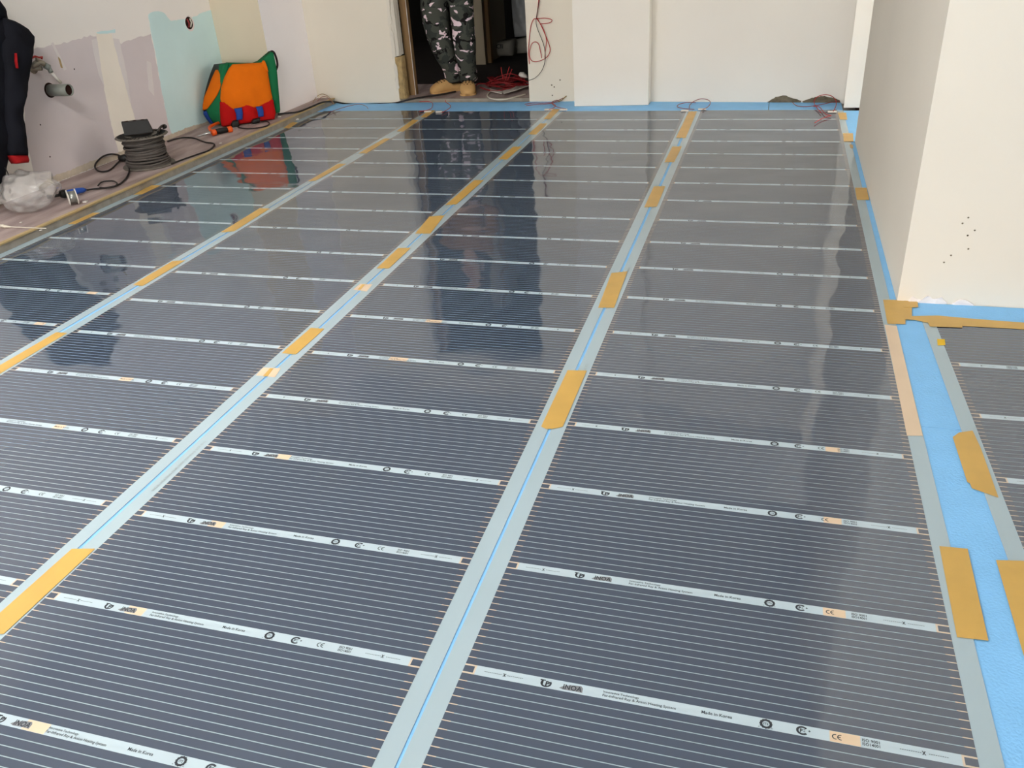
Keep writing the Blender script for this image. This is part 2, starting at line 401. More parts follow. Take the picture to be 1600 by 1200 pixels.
# unseen ceiling fill light, added to brighten the left and far walls
cl = empty('added_fill_light', (LAMP_XY[0], LAMP_XY[1], CEIL-0.09)); tag(cl, 'unseen batten lamp added to brighten the room', 'fill light')
MB().box(LAMP_XY[0]-0.65, LAMP_XY[0]+0.65, LAMP_XY[1]-0.16, LAMP_XY[1]+0.16, CEIL-0.05, CEIL).build('housing', 'ceiling', cl)
def lamp_mat():
    mt = bpy.data.materials.new('fill_light_diffuser'); mt.use_nodes = True; b = mt.node_tree.nodes['Principled BSDF']
    b.inputs['Emission Color'].default_value = (1.0, 0.97, 0.93, 1); b.inputs['Emission Strength'].default_value = LAMP_E; return mt
LAMP_E = 80.0
M['lamp'] = lamp_mat()
MB().box(LAMP_XY[0]-0.62, LAMP_XY[0]+0.62, LAMP_XY[1]-0.13, LAMP_XY[1]+0.13, CEIL-0.09, CEIL-0.05).build('diffuser', 'lamp', cl, bevel=0.01)

# paint and putty patches on the left wall (flat coats, outlines taken on the wall plane)
def wpoly(px, x): return [V(onx(u, v, x)) for u, v in px]
def wall_patch(name, px, m, off, seed, amp=0.004, step=0.025):
    pts = wpoly(px, LW)
    pts = rag(pts, step, amp, seed)
    pts = [Vector((LW, p.y, p.z)) for p in pts]
    MB().prism([tuple(p) for p in pts], (1, 0, 0), off).build(name, m, wl)
wall_patch('plaster_patch', [(38, 120), (42, 76), (85, 71), (118, 62), (140, 56), (160, 58), (190, 68), (215, 57), (236, 54), (262, 190), (276, 214), (95, 280), (56, 288), (48, 250), (40, 205), (37, 160)], 'mauve', 0.0008, 1, 0.006)
wall_patch('paint_patch', [(231, 22), (243, 17), (257, 20), (265, 32), (285, 31), (300, 28), (320, 18), (331, 16), (337, 45), (345, 85), (356, 134), (366, 182), (310, 200), (270, 215), (262, 190), (252, 140), (246, 100), (238, 60)], 'teal', 0.0016, 2, 0.004)
wall_patch('putty_patch', [(150, 52), (174, 53), (186, 100), (200, 150), (214, 196), (226, 232), (188, 247), (174, 196), (163, 140), (156, 95)], 'putty', 0.0018, 3, 0.0025)
wall_patch('putty_patch', [(143, 62), (152, 60), (158, 98), (164, 138), (155, 118), (148, 92)], 'putty_pale', 0.0016, 4, 0.0025)
wall_patch('putty_patch', [(176, 60), (186, 62), (197, 110), (204, 160), (198, 148), (186, 100)], 'putty_pale', 0.0016, 5, 0.0025)
wall_patch('putty_patch', [(229, 95), (236, 98), (241, 150), (232, 140)], 'putty_pale', 0.0016, 6, 0.002)
wall_patch('putty_patch', [(80, 68), (83, 66), (104, 108), (100, 110)], 'putty_pale', 0.0016, 7, 0.002)
wall_patch('paint_patch', [(150, 50), (180, 46), (180, 51), (152, 54)], 'teal', 0.0016, 8, 0.003)
wall_patch('base_stain', [(60, 292), (80, 276), (110, 266), (140, 252), (165, 246), (190, 236), (230, 222), (262, 212), (290, 200), (330, 188), (362, 172), (364, 180), (330, 196), (290, 209), (262, 220), (228, 233), (190, 246), (148, 261), (110, 276), (80, 288), (62, 297)], 'stain', 0.0022, 13, 0.004, 0.013)
wall_patch('chip', [(90, 88), (94, 92), (98, 106), (95, 106)], 'tan_rough', 0.002, 9, 0.001)
for u, v in ((43, 130), (63, 195), (78, 245), (116, 108)):
    p = onx(u, v, LW); MB().lathe([(0.006, 0), (0.004, 0.002)], (LW, p[1], p[2]), 8, 'x').build('nail_hole', 'hole', wl)
# crumbled bottoms of the right-hand walls
def base_chips(parent, px, fn, nrm, m, seed, name='broken_plaster_edge'):
    pts = rag([V(fn(u, v)) for u, v in px], 0.012, 0.003, seed)
    MB().prism([tuple(p) for p in pts], nrm, 0.004).build(name, m, parent)
wbr = bpy.data.objects['wall_back_right']
def on_br(u, v):
    d = ray(u, v); n = np.array([-0.0637, -0.998, 0.0]); p0 = np.array([-1.40, 5.846, 0]); t = ((p0-CAM)@n)/(d@n); return CAM+d*t
for px, sd in (([(1199, 159), (1212, 152), (1226, 149), (1240, 154), (1252, 158), (1250, 161), (1202, 161)], 3), ([(1254, 158), (1268, 153), (1285, 150), (1300, 152), (1312, 156), (1314, 161), (1256, 161)], 4)):
    base_chips(wbr, px, on_br, (-0.0637, -0.998, 0), 'broken', sd)
wr_ = bpy.data.objects['wall_right']
for px, sd in (([(1419, 470), (1424, 464), (1440, 468), (1448, 461), (1458, 466), (1470, 463), (1478, 473), (1478, 478), (1420, 474)], 5), ([(1487, 474), (1500, 467), (1512, 470), (1520, 475), (1520, 480), (1488, 478)], 6)):
    base_chips(wr_, px, lambda u, v: ony(u, v, 2.05), (0, -1, 0), 'putty_pale', sd)
for u, v in ((1504, 349), (1513, 389), (1486, 399), (1513, 340), (1475, 410), (1523, 360), (1512, 368)):
    p = ony(u, v, 2.05); MB().lathe([(0.0035, 0), (0.002, -0.001)], (p[0], 2.05, p[2]), 7, 'y').build('speck', 'broken', wr_)
wbk = bpy.data.objects['wall_back']
for u, v in ((875, 125), (862, 133), (866, 136), (863, 149)):
    p = ony(u, v, BW); MB().lathe([(0.006, 0), (0.004, -0.002)], (p[0], BW, p[2]), 7, 'y').build('speck', 'broken', wbk)

# doorway: raw reveal, brown door post, room beyond
dr = empty('door_1', (DX0, BW, DF)); S(dr, 'raw doorway with broken plaster reveal and brown door post')
rev = [(DX0+0.002, BW+0.002, 0.40), (DX0+0.05, BW+0.03, 0.40), (DX0+0.055, BW+0.1, 0.40), (DX0+0.002, BW+0.13, 0.40)]
MB().prism(rag([(DX0-0.001, BW+0.001, 0.38), (DX0+0.035, BW+0.03, 0.38), (DX0+0.035, BW+0.12, 0.38), (DX0-0.001, BW+0.13, 0.38)], 0.02, 0.003, 3), (0, 0, 1), DZ-0.38).build('plaster_reveal', 'grey_white', dr)
MB().prism(rag([(DX0-0.001, BW+0.001, DF), (DX0+0.045, BW+0.035, DF), (DX0+0.045, BW+0.12, DF), (DX0-0.001, BW+0.13, DF)], 0.02, 0.004, 5), (0, 0, 1), 0.345).build('rough_reveal', 'tan_rough', dr)
post = MB().box(DX0+0.012, DX0+0.075, BW+0.19, BW+0.26, DF, DZ).build('door_post', 'brown_wood', dr, bevel=0.003)
MB().box(DX0+0.0752, DX0+0.079, BW+0.187, BW+0.193, DF, DZ).build('door_post_edge', 'white_pipe', dr)
# ragged broken edge of the plaster beside the opening
for k in range(9):
    z0 = 0.1+k*0.26
    MB().prism(rag([(DX0-0.02, BW, z0), (DX0+0.012, BW, z0+0.02), (DX0+0.014, BW, z0+0.2), (DX0-0.015, BW, z0+0.25)], 0.03, 0.004, 40+k), (0, -1, 0), 0.003).build('broken_plaster_edge', 'grey_white', dr)
S(MB().box(-5.2, -0.9, 6.62, 9.6, -0.1, DF).build('floor_back_room', 'shaded_floor'), 'concrete floor beyond the doorway, coloured dark for the unlit room')
S(MB().box(-5.2, -0.9, BW+0.045, 6.62, -0.1, DF).build('floor_threshold', 'ledge'), 'dusty screed just inside the doorway')
S(MB().box(DX0-0.02, DX1+0.05, BW+0.022, BW+0.046, -0.013, DF).build('trim_5', 'ledge_face'), 'rough step edge across the doorway')
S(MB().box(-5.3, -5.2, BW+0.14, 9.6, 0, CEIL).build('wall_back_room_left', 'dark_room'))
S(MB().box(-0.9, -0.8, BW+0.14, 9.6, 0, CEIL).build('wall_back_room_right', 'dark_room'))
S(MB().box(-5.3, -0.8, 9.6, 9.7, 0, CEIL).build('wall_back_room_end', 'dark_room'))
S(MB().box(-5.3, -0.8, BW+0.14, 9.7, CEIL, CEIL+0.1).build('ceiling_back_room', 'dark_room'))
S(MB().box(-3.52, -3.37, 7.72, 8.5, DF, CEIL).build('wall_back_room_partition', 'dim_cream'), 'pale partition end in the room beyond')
S(MB().box(-3.37, -3.33, 7.80, 7.86, DF, CEIL).build('trim_6', 'brown_wood'), 'brown frame strip beside the partition')
S(MB().box(-3.33, -2.2, 8.62, 8.7, DF, CEIL).build('wall_back_room_panel', 'dark_room'), 'grey panel behind the cement sacks')

# ================================================================== BLUE UNDERLAY
UZ0, UZ1 = -0.012, -0.001
def sheet(pts, label):
    o = MB().flat(pts, UZ0, UZ1).build('foam_underlay', 'blue'); tag(o, label, 'underlay', 'blue underlay sheets'); return o
sheet([(LX+0.001, -3.0), (-0.4775, -3.0), (-0.4775, 5.787-0.0), (-1.386, 5.842), (-1.386, 5.708), (-1.974, 5.672), (-1.974, 5.879), (LX+0.001, 5.879)],
      'large blue foam underlay sheet under the films, reaching the doorway')
sheet([(-0.4725, 1.145), (RX-0.001, 1.145), (RX-0.001, 4.562), (0.04, 4.562), (0.04, 5.752), (-0.4725, 5.786)],
      'narrow blue underlay sheet under the rightmost broad film, along the right wall')
sheet([(0.04, 4.562), (2.18, 4.562), (2.18, 5.47), (0.04, 5.47)], 'small blue underlay piece in the recess behind the right wall')
sheet([(RX-0.001, 1.145), (RIGHT_X-0.2, 1.145), (RIGHT_X-0.2, 2.046), (RX-0.001, 2.046)], 'blue underlay strip at the foot of the bright white wall')
sheet([(-0.4725, -3.0), (RIGHT_X-0.2, -3.0), (RIGHT_X-0.2, 1.143), (-0.4725, 1.143)],
      'blue underlay sheet in front, right of the broad films')

# ================================================================== HEATING FILMS
PITCH_ROW = 0.3238; LABEL_H = 0.0245; DW = 0.96; ML = 0.042
NST = 15; STRIP = 0.0178; GAP = (PITCH_ROW-LABEL_H-NST*STRIP)/(NST-1)
Z0, Z1, Z2, Z3 = 0.0, 0.0006, 0.0010, 0.0013
def boxmesh(name, x0, x1, y0, y1, z0, z1, m):
    b = MB().box(x0, x1, y0, y1, z0, z1); me = me_from(b.v, b.f, name); me.materials.append(M[m]); return me
strip_me = boxmesh('carbon_strip', 0, DW, 0, STRIP, Z1, Z2, 'carbon')
sec = MB()
for k in range(NST): sec.box(0, DW, k*(STRIP+GAP), k*(STRIP+GAP)+STRIP, Z1, Z2)
section_me = me_from(sec.v, sec.f, 'carbon_section'); section_me.materials.append(M['carbon'])
label_me = boxmesh('label_strip', 0.026, DW-0.026, 0, LABEL_H, Z1, Z2, 'label')
con = MB()
for k in range(NST-1):
    y = k*(STRIP+GAP)+STRIP
    for x0, x1 in ((0.0, 0.018), (DW-0.018, DW)): con.box(x0, x1, y, y+GAP, Z1, Z2)
contact_me = me_from(con.v, con.f, 'busbar_contact'); contact_me.materials.append(M['copper'])
br = MB(); t = 0.004
br.box(0, 0.026, 0, t, Z1, Z2).box(0, 0.026, LABEL_H-t, LABEL_H, Z1, Z2).box(0.022, 0.026, t, LABEL_H-t, Z1, Z2)
brL = me_from(br.v, br.f, 'copper_bracket'); brL.materials.append(M['copper'])
br = MB(); br.box(DW-0.026, DW, 0, t, Z1, Z2).box(DW-0.026, DW, LABEL_H-t, LABEL_H, Z1, Z2).box(DW-0.026, DW-0.022, t, LABEL_H-t, Z1, Z2)
brR = me_from(br.v, br.f, 'copper_bracket'); brR.materials.append(M['copper'])
sqL = boxmesh('contact_square', 0, 0.022, t, LABEL_H-t, Z1, Z2, 'carbon')
sqR = boxmesh('contact_square', DW-0.022, DW, t, LABEL_H-t, Z1, Z2, 'carbon')

# lettering, laid flat
def text_geo(body, x0, x1, y0, h, out, bold=0.0, shear=0.0):
    cu = bpy.data.curves.new('t', 'FONT'); cu.body = body; cu.size = 1.0; cu.offset = bold; cu.shear = shear; cu.resolution_u = 2
    ob = bpy.data.objects.new('t', cu); COL.objects.link(ob); bpy.context.view_layer.update()
    me = ob.evaluated_get(bpy.context.evaluated_depsgraph_get()).to_mesh()
    vs = [(v.co.x, v.co.y) for v in me.vertices]; fs = [tuple(p.vertices) for p in me.polygons]
    xa, xb = min(v[0] for v in vs), max(v[0] for v in vs); ya, yb = min(v[1] for v in vs), max(v[1] for v in vs)
    b = len(out.v)
    for v in vs: out.v.append((x0+(v[0]-xa)/(xb-xa)*(x1-x0), y0+(v[1]-ya)/(yb-ya)*h, Z3))
    out.f += [tuple(b+i for i in f) for f in fs]
    bpy.data.objects.remove(ob, do_unlink=True); bpy.data.curves.remove(cu)
def arc_geo(out, cx, cy, ra, rb, a0, a1, sx=1.0, n=18):
    b = len(out.v)
    for i in range(n+1):
        a = math.radians(a0+(a1-a0)*i/n)
        for r in (ra, rb): out.v.append((cx+r*math.cos(a)*sx, cy+r*math.sin(a), Z3))
    for i in range(n): out.f.append((b+2*i, b+2*i+1, b+2*i+3, b+2*i+2))
def rect_geo(out, x0, x1, y0, y1):
    b = len(out.v); out.v += [(x0, y0, Z3), (x1, y0, Z3), (x1, y1, Z3), (x0, y1, Z3)]; out.f.append((b, b+1, b+2, b+3))
let = MB(); H = LABEL_H
for x0, xm, x1 in ((0.045, 0.088, 0.128), (0.832, 0.872, 0.913)):
    n = 22
    for k in range(n):
        xa = x0+(x1-x0)*k/n
        if abs(xa-xm) > 0.006: rect_geo(let, xa, xa+(x1-x0)/n*0.72, H*0.5-0.0006, H*0.5+0.0006)
    text_geo('x', xm-0.0035, xm+0.0035, H*0.5-0.0042, 0.0084, let, 0.02)
arc_geo(let, 0.1755, H*0.48, 0.0066, 0.0100, 140, 395, 1.15)
text_geo('T', 0.1625, 0.1735, H*0.34, 0.0115, let, 0.05); text_geo('P', 0.1745, 0.1830, H*0.20, 0.0125, let, 0.05)
text_geo('INOA', 0.211, 0.249, H*0.22, 0.0125, let, 0.02, 0.0)
text_geo('Innovative Technology', 0.291, 0.362, H*0.54, 0.0068, let, 0.012)
text_geo('Far-Infrared Ray & Anion Heating System', 0.291, 0.434, H*0.16, 0.0080, let, 0.012)
text_geo('Made in Korea', 0.482, 0.539, H*0.36, 0.0072, let, 0.015)
arc_geo(let, 0.6005, H*0.5, 0.0062, 0.0107, 0, 360, 1.05, 24)
for k in range(12):
    a = k*30; arc_geo(let, 0.6005, H*0.5, 0.0100, 0.0114, a-6, a+6, 1.05, 2)
text_geo('ITS', 0.5962, 0.6048, H*0.5-0.0026, 0.0052, let, 0.02)
rect_geo(let, 0.587, 0.589, H*0.12, H*0.18); text_geo('us', 0.609, 0.613, H*0.1, 0.0022, let)
arc_geo(let, 0.6655, H*0.5, 0.0060, 0.0098, 42, 318, 1.15); text_geo('P', 0.6610, 0.6660, H*0.33, 0.0082, let, 0.04)
rect_geo(let, 0.6672, 0.6705, H*0.40, H*0.46); rect_geo(let, 0.6672, 0.6705, H*0.56, H*0.62); text_geo('+', 0.6755, 0.6800, H*0.46, 0.0042, let, 0.06)
arc_geo(let, 0.7235, H*0.5, 0.0042, 0.0060, 80, 280, 1.1); arc_geo(let, 0.7325, H*0.5, 0.0042, 0.0060, 80, 280, 1.1)
rect_geo(let, 0.7275, 0.7320, H*0.5-0.0008, H*0.5+0.0008)
text_geo('ISO 9001', 0.769, 0.799, H*0.54, 0.0066, let, 0.02); text_geo('ISO14001', 0.769, 0.799, H*0.20, 0.0066, let, 0.02)
let_me = me_from(let.v, let.f, 'lettering'); let_me.materials.append(M['ink'])
em = MB(); ez = Z2+0.00012
pts = [(0.2035, H*0.28), (0.212, H*0.16), (0.236, H*0.20), (0.251, H*0.18), (0.2505, H*0.62), (0.246, H*0.82), (0.226, H*0.74), (0.211, H*0.52)]
em.v = [(x, y, ez) for x, y in pts]; em.f = [tuple(range(len(pts)))]
em_me = me_from(em.v, em.f, 'emblem_swoosh'); em_me.materials.append(M['ink_grey'])
# faint lettering that runs along the pale selvedge
fa = MB(); text_geo('INOA  HEATING FILM  220V  220W/m2  LOT 0712', 0, 0.26, -0.0045, 0.009, fa, 0.01)
fa_me = me_from(fa.v, fa.f, 'selvedge_print'); fa_me.materials.append(M['faint'])

FILMS = []
def film(loc, rz, rows, fine_rows, y_end, label, peach=None, ml=ML, mr=ML, zoff=0.0, y_start=None, selv=(), mlf=None, mrf=None, skip=()):
    root = empty('heating_film', (loc[0], loc[1], zoff), rz)
    tag(root, label, 'heating film', 'sheets of striped heating film')
    def ad(name, me, x, y):
        o = bpy.data.objects.new(name, me); COL.objects.link(o); o.parent = root; o.location = (x, y, 0); return o
    r0 = rows[0]; ys = (r0-1)*PITCH_ROW-0.02 if y_start is None else y_start
    fb = MB().flat([(-ml, ys), (DW+mr, ys), (DW+(mrf or mr), y_end), (-(mlf or ml), y_end)], Z0, Z1)
    fbm = me_from(fb.v, fb.f, 'film_base'); fbm.materials.append(M['pet']); ad('film_base', fbm, -DW, 0)
    for r in rows:
        yc = (r-1)*PITCH_ROW
        if r in skip:
            o = ad('carbon_section', section_me, -DW, yc+LABEL_H/2); o['kind'] = 'stuff'; continue
        lb = ad('label_strip', label_me, -DW, yc-LABEL_H/2)
        for nm, me in (('lettering', let_me), ('emblem_swoosh', em_me)):
            q = bpy.data.objects.new(nm, me); COL.objects.link(q); q.parent = lb
            if nm == 'lettering': q['kind'] = 'stuff'
        for nm, me in (('copper_bracket', brL), ('copper_bracket', brR), ('contact_square', sqL), ('contact_square', sqR)):
            ad(nm, me, -DW, yc-LABEL_H/2)
        ysec = yc+LABEL_H/2
        if r in fine_rows:
            for k in range(NST): ad('carbon_strip', strip_me, -DW, ysec+k*(STRIP+GAP))
        else:
            o = ad('carbon_section', section_me, -DW, ysec); o['kind'] = 'stuff'
        o = ad('busbar_contacts', contact_me, -DW, ysec); o['kind'] = 'stuff'
        if peach and r in peach:
            x0, x1 = peach[r]
            q = bpy.data.objects.new('tape_showing_through', boxmesh('tape_showing_through', x0, x1, 0.0005, LABEL_H-0.0005, Z2, Z2+0.00008, 'peach')); COL.objects.link(q); q.parent = lb
    for (x, y) in selv:
        o = ad('selvedge_print', fa_me, x, y); o.rotation_euler = (0, 0, math.pi/2)
    FILMS.append(root); return root
ROWS = list(range(-1, 18)); FINE = range(-1, 5); YE = 17*PITCH_ROW-LABEL_H/2+0.004
film((0, 0), 0.0, ROWS, FINE, YE-0.03, 'striped grey heating film nearest the right wall', {1: (0.713, 0.766), 2: (0.711, 0.757), 3: (0.722, 0.764), 4: (0.737, 0.775)}, selv=((-0.98, 1.1), (-0.98, 2.0)))
film((-1.0507, -0.0099), 0.0025, ROWS, FINE, YE, 'striped grey heating film running from the doorway, second from the right wall', {0: (0.235, 0.29), 1: (0.225, 0.272), 2: (0.232, 0.275), 3: (0.246, 0.29), 5: (0.33, 0.40), 6: (0.345, 0.41)}, zoff=0.0002, selv=((-0.98, 0.42),), mlf=0.054, mr=0.041, mrf=0.046)
film((-2.1081, 0.0056), 0.0055, ROWS, FINE, YE, 'striped grey heating film second from the ledge, left of the doorway axis', {3: (0.48, 0.52), 4: (0.48, 0.53), 1: (0.49, 0.53)}, zoff=0.0004, mrf=0.054)
film((-3.176, 0.0395), 0.0, ROWS, FINE, YE-0.04, 'striped grey heating film lying along the dusty ledge', {6: (0.82, 0.87), 5: (0.83, 0.88)}, ml=0.052, zoff=0.0002)
film((0.207-0.0005, 0.2585), math.pi+0.02, [-4, -3, -2, -1, 0, 1, 2, 3, 4], [-3, -2, -1], 5*PITCH_ROW, 'striped heating film in the right-hand bay in front of the white wall', y_start=-1.612, zoff=0.0002, skip=(-4,))

# ================================================================== TAPE
TAPES = []
def tape(pts, label, z=0.0020, m='tape', name='tape_strip', th=0.0006, px=True, group='strips of brown tape on the films'):
    P = [fl(u, v) for u, v in pts] if px else pts
    o = MB().flat([(float(p[0]), float(p[1])) for p in P], z, z+th).build(name, m)
    tag(o, label, 'tape', group); TAPES.append(o); return o
seamC = [[(670.3,172.4),(680.8,172.9),(665.9,183.8),(657.1,183.4)], [(644.9,187.5),(654.5,188),(630,206),(619.5,205.6)], [(601,216.7),(609.9,217),(572.3,240),(560,240)],
         [(528.5,256.4),(540.8,256.4),(492.6,283),(481.3,283.5)], [(406,326),(422,326.4),(366,362),(345,363.6)], [(269,409),(290,407),(223,447.6),(208,445.6)], [(88,520),(105,521),(-20,597),(-45,598)]]
seamA = [[(864.2,170.6),(875.6,170.6),(859.4,186.8),(849.6,186)], [(844,193.3),(855.3,193.3),(837.4,210.7),(825.2,210.4)], [(801.7,229.9),(815.5,229.5),(792,249.9),(779,249)],
         [(740.7,282.2),(756.2,281.9),(713,320),(696,320.9)], [(671,339),(695,337),(672.5,365.5),(648.8,365.5)], [(622,388.4),(641.9,387.9),(608,420),(588.4,420)],
         [(486,513),(507,514.6),(462.8,554.4),(440.3,552.5)], [(112.5,858.8),(149,858.4),(6.5,991.5),(-37,992)]]
seamB = [[(1076,175.3),(1089,174),(1071.3,216),(1056.3,215.6)], [(1050.6,229.7),(1065.6,229.1),(1053.4,253.7),(1038,254)], [(1021.6,292),(1039.4,291.6),(1026.3,323.4),(1006.6,324.4)],
         [(955.3,427.5),(980.3,424.7),(959.6,481.5),(934.7,481.5)], [(886.9,579.4),(916.9,580),(879.4,667.5),(872,669.5),(862,671),(853,671),(845.6,667.4)]]
def ordinal(i, n): return ORD[i]
for nm, S_ in (('the seam nearest the ledge', seamC), ('the middle seam', seamA), ('the seam nearest the right wall', seamB)):
    for i, q in enumerate(S_):
        tape(q, '%s brown tape strip from the back on %s' % (ORD[i], nm))
lt = [[(456.5,191),(465.5,192),(452,201),(443,200.3)], [(236,290),(252,290),(222,304),(208,305)], [(145,333),(156,333),(117.5,350.6),(106,350.6)]]
for i, q in enumerate(lt): tape(q, '%s brown tape strip from the back along the ledge edge' % ORD[i])
rt_ = [[(1308.8,176.5),(1322,176.5),(1323.8,187.5),(1312.5,187)], [(1317,208.8),(1332.8,208.8),(1333.5,221.8),(1318.5,221.8)], [(1326.8,226),(1332.5,226.8),(1333,232),(1329,231.7)], [(1335.8,294),(1354,294),(1358,312.7),(1338.8,312.7)]]
for i, q in enumerate(rt_): tape(q, '%s brown tape square from the back along the foot of the right wall' % ORD[i])
def c1(l, ox=1300, oy=420, s=5.3333): return [(ox+x/s, oy+y/s) for x, y in l]
tape(c1([(425,262),(665,265),(665,400),(640,425),(612,428),(610,465),(462,462)]), 'square brown tape patch at the corner of the white wall')
tape(c1([(600,264),(710,265),(718,325),(600,330)]), 'short brown tape stub on the corner patch against the white wall', z=0.0027)
tape(c1([(600,402),(880,396),(1200,425),(1460,445),(3400,581),(3400,632),(1460,502),(1085,482),(890,470),(770,450),(690,432),(600,426)]), 'long brown tape strip along the blue underlay before the white wall', z=0.0027)
tape(c1([(795,450),(1085,470),(1085,497),(815,488)]), 'short brown tape strip doubled under the long strip', z=0.0034)
tape([(1488.4,684),(1498,677),(1519.4,673.8),(1532.5,702),(1559.7,778.4),(1518.4,763.8),(1515,756),(1511,754)], 'creased brown tape piece on the left edge of the right-hand film')
tape([(1467.4,854.4),(1511.5,858.7),(1544,1002),(1495,996.5)], 'large brown tape strip beside the nearest corner of the broad films')
tape([(1556,876.3),(1612,878),(1662,1040),(1600,1028)], 'brown tape strip at the right picture edge')
st = tape([(1464,530.5),(1476,531),(1477,540),(1465,540.5)], 'small yellow sticker on the right-hand film edge', m='yellow', name='sticker'); st['category'] = 'sticker'; del st['group']
# tape lying under the film, showing through the pale selvedges
for q, l in (([(563,444),(582,445),(573,456),(552,453)], 'pale cross strip of tape under the middle seam, farther one'), ([(411,575),(439,576),(430,590),(400,587)], 'pale cross strip of tape under the middle seam, nearer one'),
             ([(1382,508),(1401,510),(1441.6,681.6),(1417,681.6)], 'long peach tape band showing under the right film margin')):
    tape(q, l, z=0.0015, m='peach', name='underlying_tape', th=0.0004, group='tape under the films')
for q, l in (([(566.5,445),(570.5,445),(563,453.5),(558.5,453)], 'brown sliver of tape in the farther gap of the middle seam'), ([(422,576.5),(427.5,576.5),(418,589),(411,588.5)], 'brown sliver of tape in the nearer gap of the middle seam')):
    tape(q, l, z=0.0020, name='tape_sliver')

# ================================================================== WIRES AND TERMINALS AT THE FILM ENDS
def tobj(name, pts, r, m, label, cat, group=None, k=5, closed=False, n=6):
    o = MB().tube(smooth_pts(pts, k, closed), r, n, closed).build(name, m, None, True)
    tag(o, label, cat, group); return o
def wp(u, v, z=0.012, yw=5.80):
    p = fl(u, v, z)
    if p[1] > yw: p = ony(u, v, yw)
    return p
def wires(lst, r, m, label, cat='wire', group=None, z=0.012, yw=5.80, name='red_wire'):
    return tobj(name, [wp(u, v, z, yw) for u, v in lst], r, m, label, cat, group)
G = 'thin lead wires at the film ends'
wires([(513,176),(530,170),(548,165),(562,163),(572,166),(575,170)], 0.0022, 'dark_red_wire', 'brown lead wire curling over the blue strip in the far left corner', group=G)
wires([(489,160),(494,152),(502,147),(510,149),(518,156),(522,163)], 0.0022, 'ochre_wire', 'yellowish wire arching in the far left corner', group=G, z=0.05, yw=5.86)
wires([(496,158),(502,152),(509,151),(517,157),(520,162)], 0.0022, 'dark_red_wire', 'red-brown wire arching under the yellowish wire in the corner', group=G, z=0.05, yw=5.85)
wires([(655,174),(668,172),(675,168),(675.5,161),(668,158.5),(655,159)], 0.0026, 'red_wire', 'red lead wire below the doorway step, left one', group=G)
wires([(690,176),(698,172),(704,167),(702,163),(697,160),(696,156)], 0.0026, 'red_wire', 'red lead wire below the doorway step, right one', group=G)
wires([(820,163),(832,161),(848,161),(862,160),(872,157),(880,153)], 0.0028, 'dark_red_wire', 'long red lead wire lying on blue strip right of doorway', group=G, yw=5.85)
wires([(822,165),(836,163.5),(852,162.5),(866,160.5),(873,158),(869,156.5),(862,160),(866,165),(874,168),(884,170)], 0.0026, 'dark_red_wire', 'knotted red lead wire at the end of the middle seam', group=G, yw=5.85)
wires([(862,161),(868,165),(864,169),(858,171)], 0.0026, 'red_wire', 'short red lead wire dropping to the middle seam terminal', group=G)
wires([(873,159),(878,156),(882,152.5),(885,150)], [0.004]*1+[0.004]*99 if False else 0.004, 'ochre_wire', 'stiff yellow-brown wire end sticking up right of the doorway', group=G, yw=5.86)
wires([(1085,171),(1072,170),(1061,168),(1058,165.5),(1064,162),(1076,160),(1087,160.5)], 0.0026, 'dark_red_wire', 'red lead wire loop left of the right seam end', group=G)
wires([(1077,169),(1078,164),(1084,158.5),(1095,154.5),(1106,156),(1110,160.5),(1106,167),(1098,171)], 0.0026, 'dark_red_wire', 'red lead wire arching over the right seam end', group=G, yw=5.78)
wires([(1238,160),(1246,165.5),(1262,166.5),(1280,164),(1296,160.5),(1312,158)], 0.0026, 'dark_red_wire', 'dark lead wire lying on the blue strip in the far right corner', group=G, yw=5.73)
wires([(1283,176),(1276,168),(1272,160),(1276,152),(1288,148),(1299,150),(1306,157),(1306,166),(1302,174)], 0.0028, 'red_wire', 'red wire loop standing in the far right corner', group=G, yw=5.70)
wires([(1270,166),(1280,167),(1286,174),(1291,179),(1299,180.5),(1290,183),(1281,187),(1273,192)], 0.0026, 'red_wire', 'red lead wire trailing onto the film in the far right corner', group=G)
def term(u0, v0, u1, v1, label):
    a, b = fl(u0, v0, 0.006), fl(u1, v1, 0.006); d = Vector((b-a).tolist()); L = d.length
    o = MB().box(0, L, -0.018, 0.018, 0.0, 0.008).build('wire_terminal', 'white_pipe', bevel=0.002)
    o.location = (a[0], a[1], 0.0035); o.rotation_euler = (0, 0, math.atan2(d.y, d.x)); tag(o, label, 'terminal', 'white insulated terminals at film ends')
for a in ((663,174.5,674,174.0,'white terminal left of the tape at the seam end below the doorway'), (681,175,691,174.5,'white terminal right of the tape at the seam end below the doorway'),
          (851,171.5,863,171.3,'white terminal left of the middle seam end'), (875,171.7,886,171.7,'white terminal right of the middle seam end'),
          (1064,173.3,1076,173.1,'white terminal left of the right seam end'), (1091,171,1103,170.8,'white terminal right of the right seam end'),
          (1293,175,1307,175,'white terminal at the far right film corner')):
    term(*a)
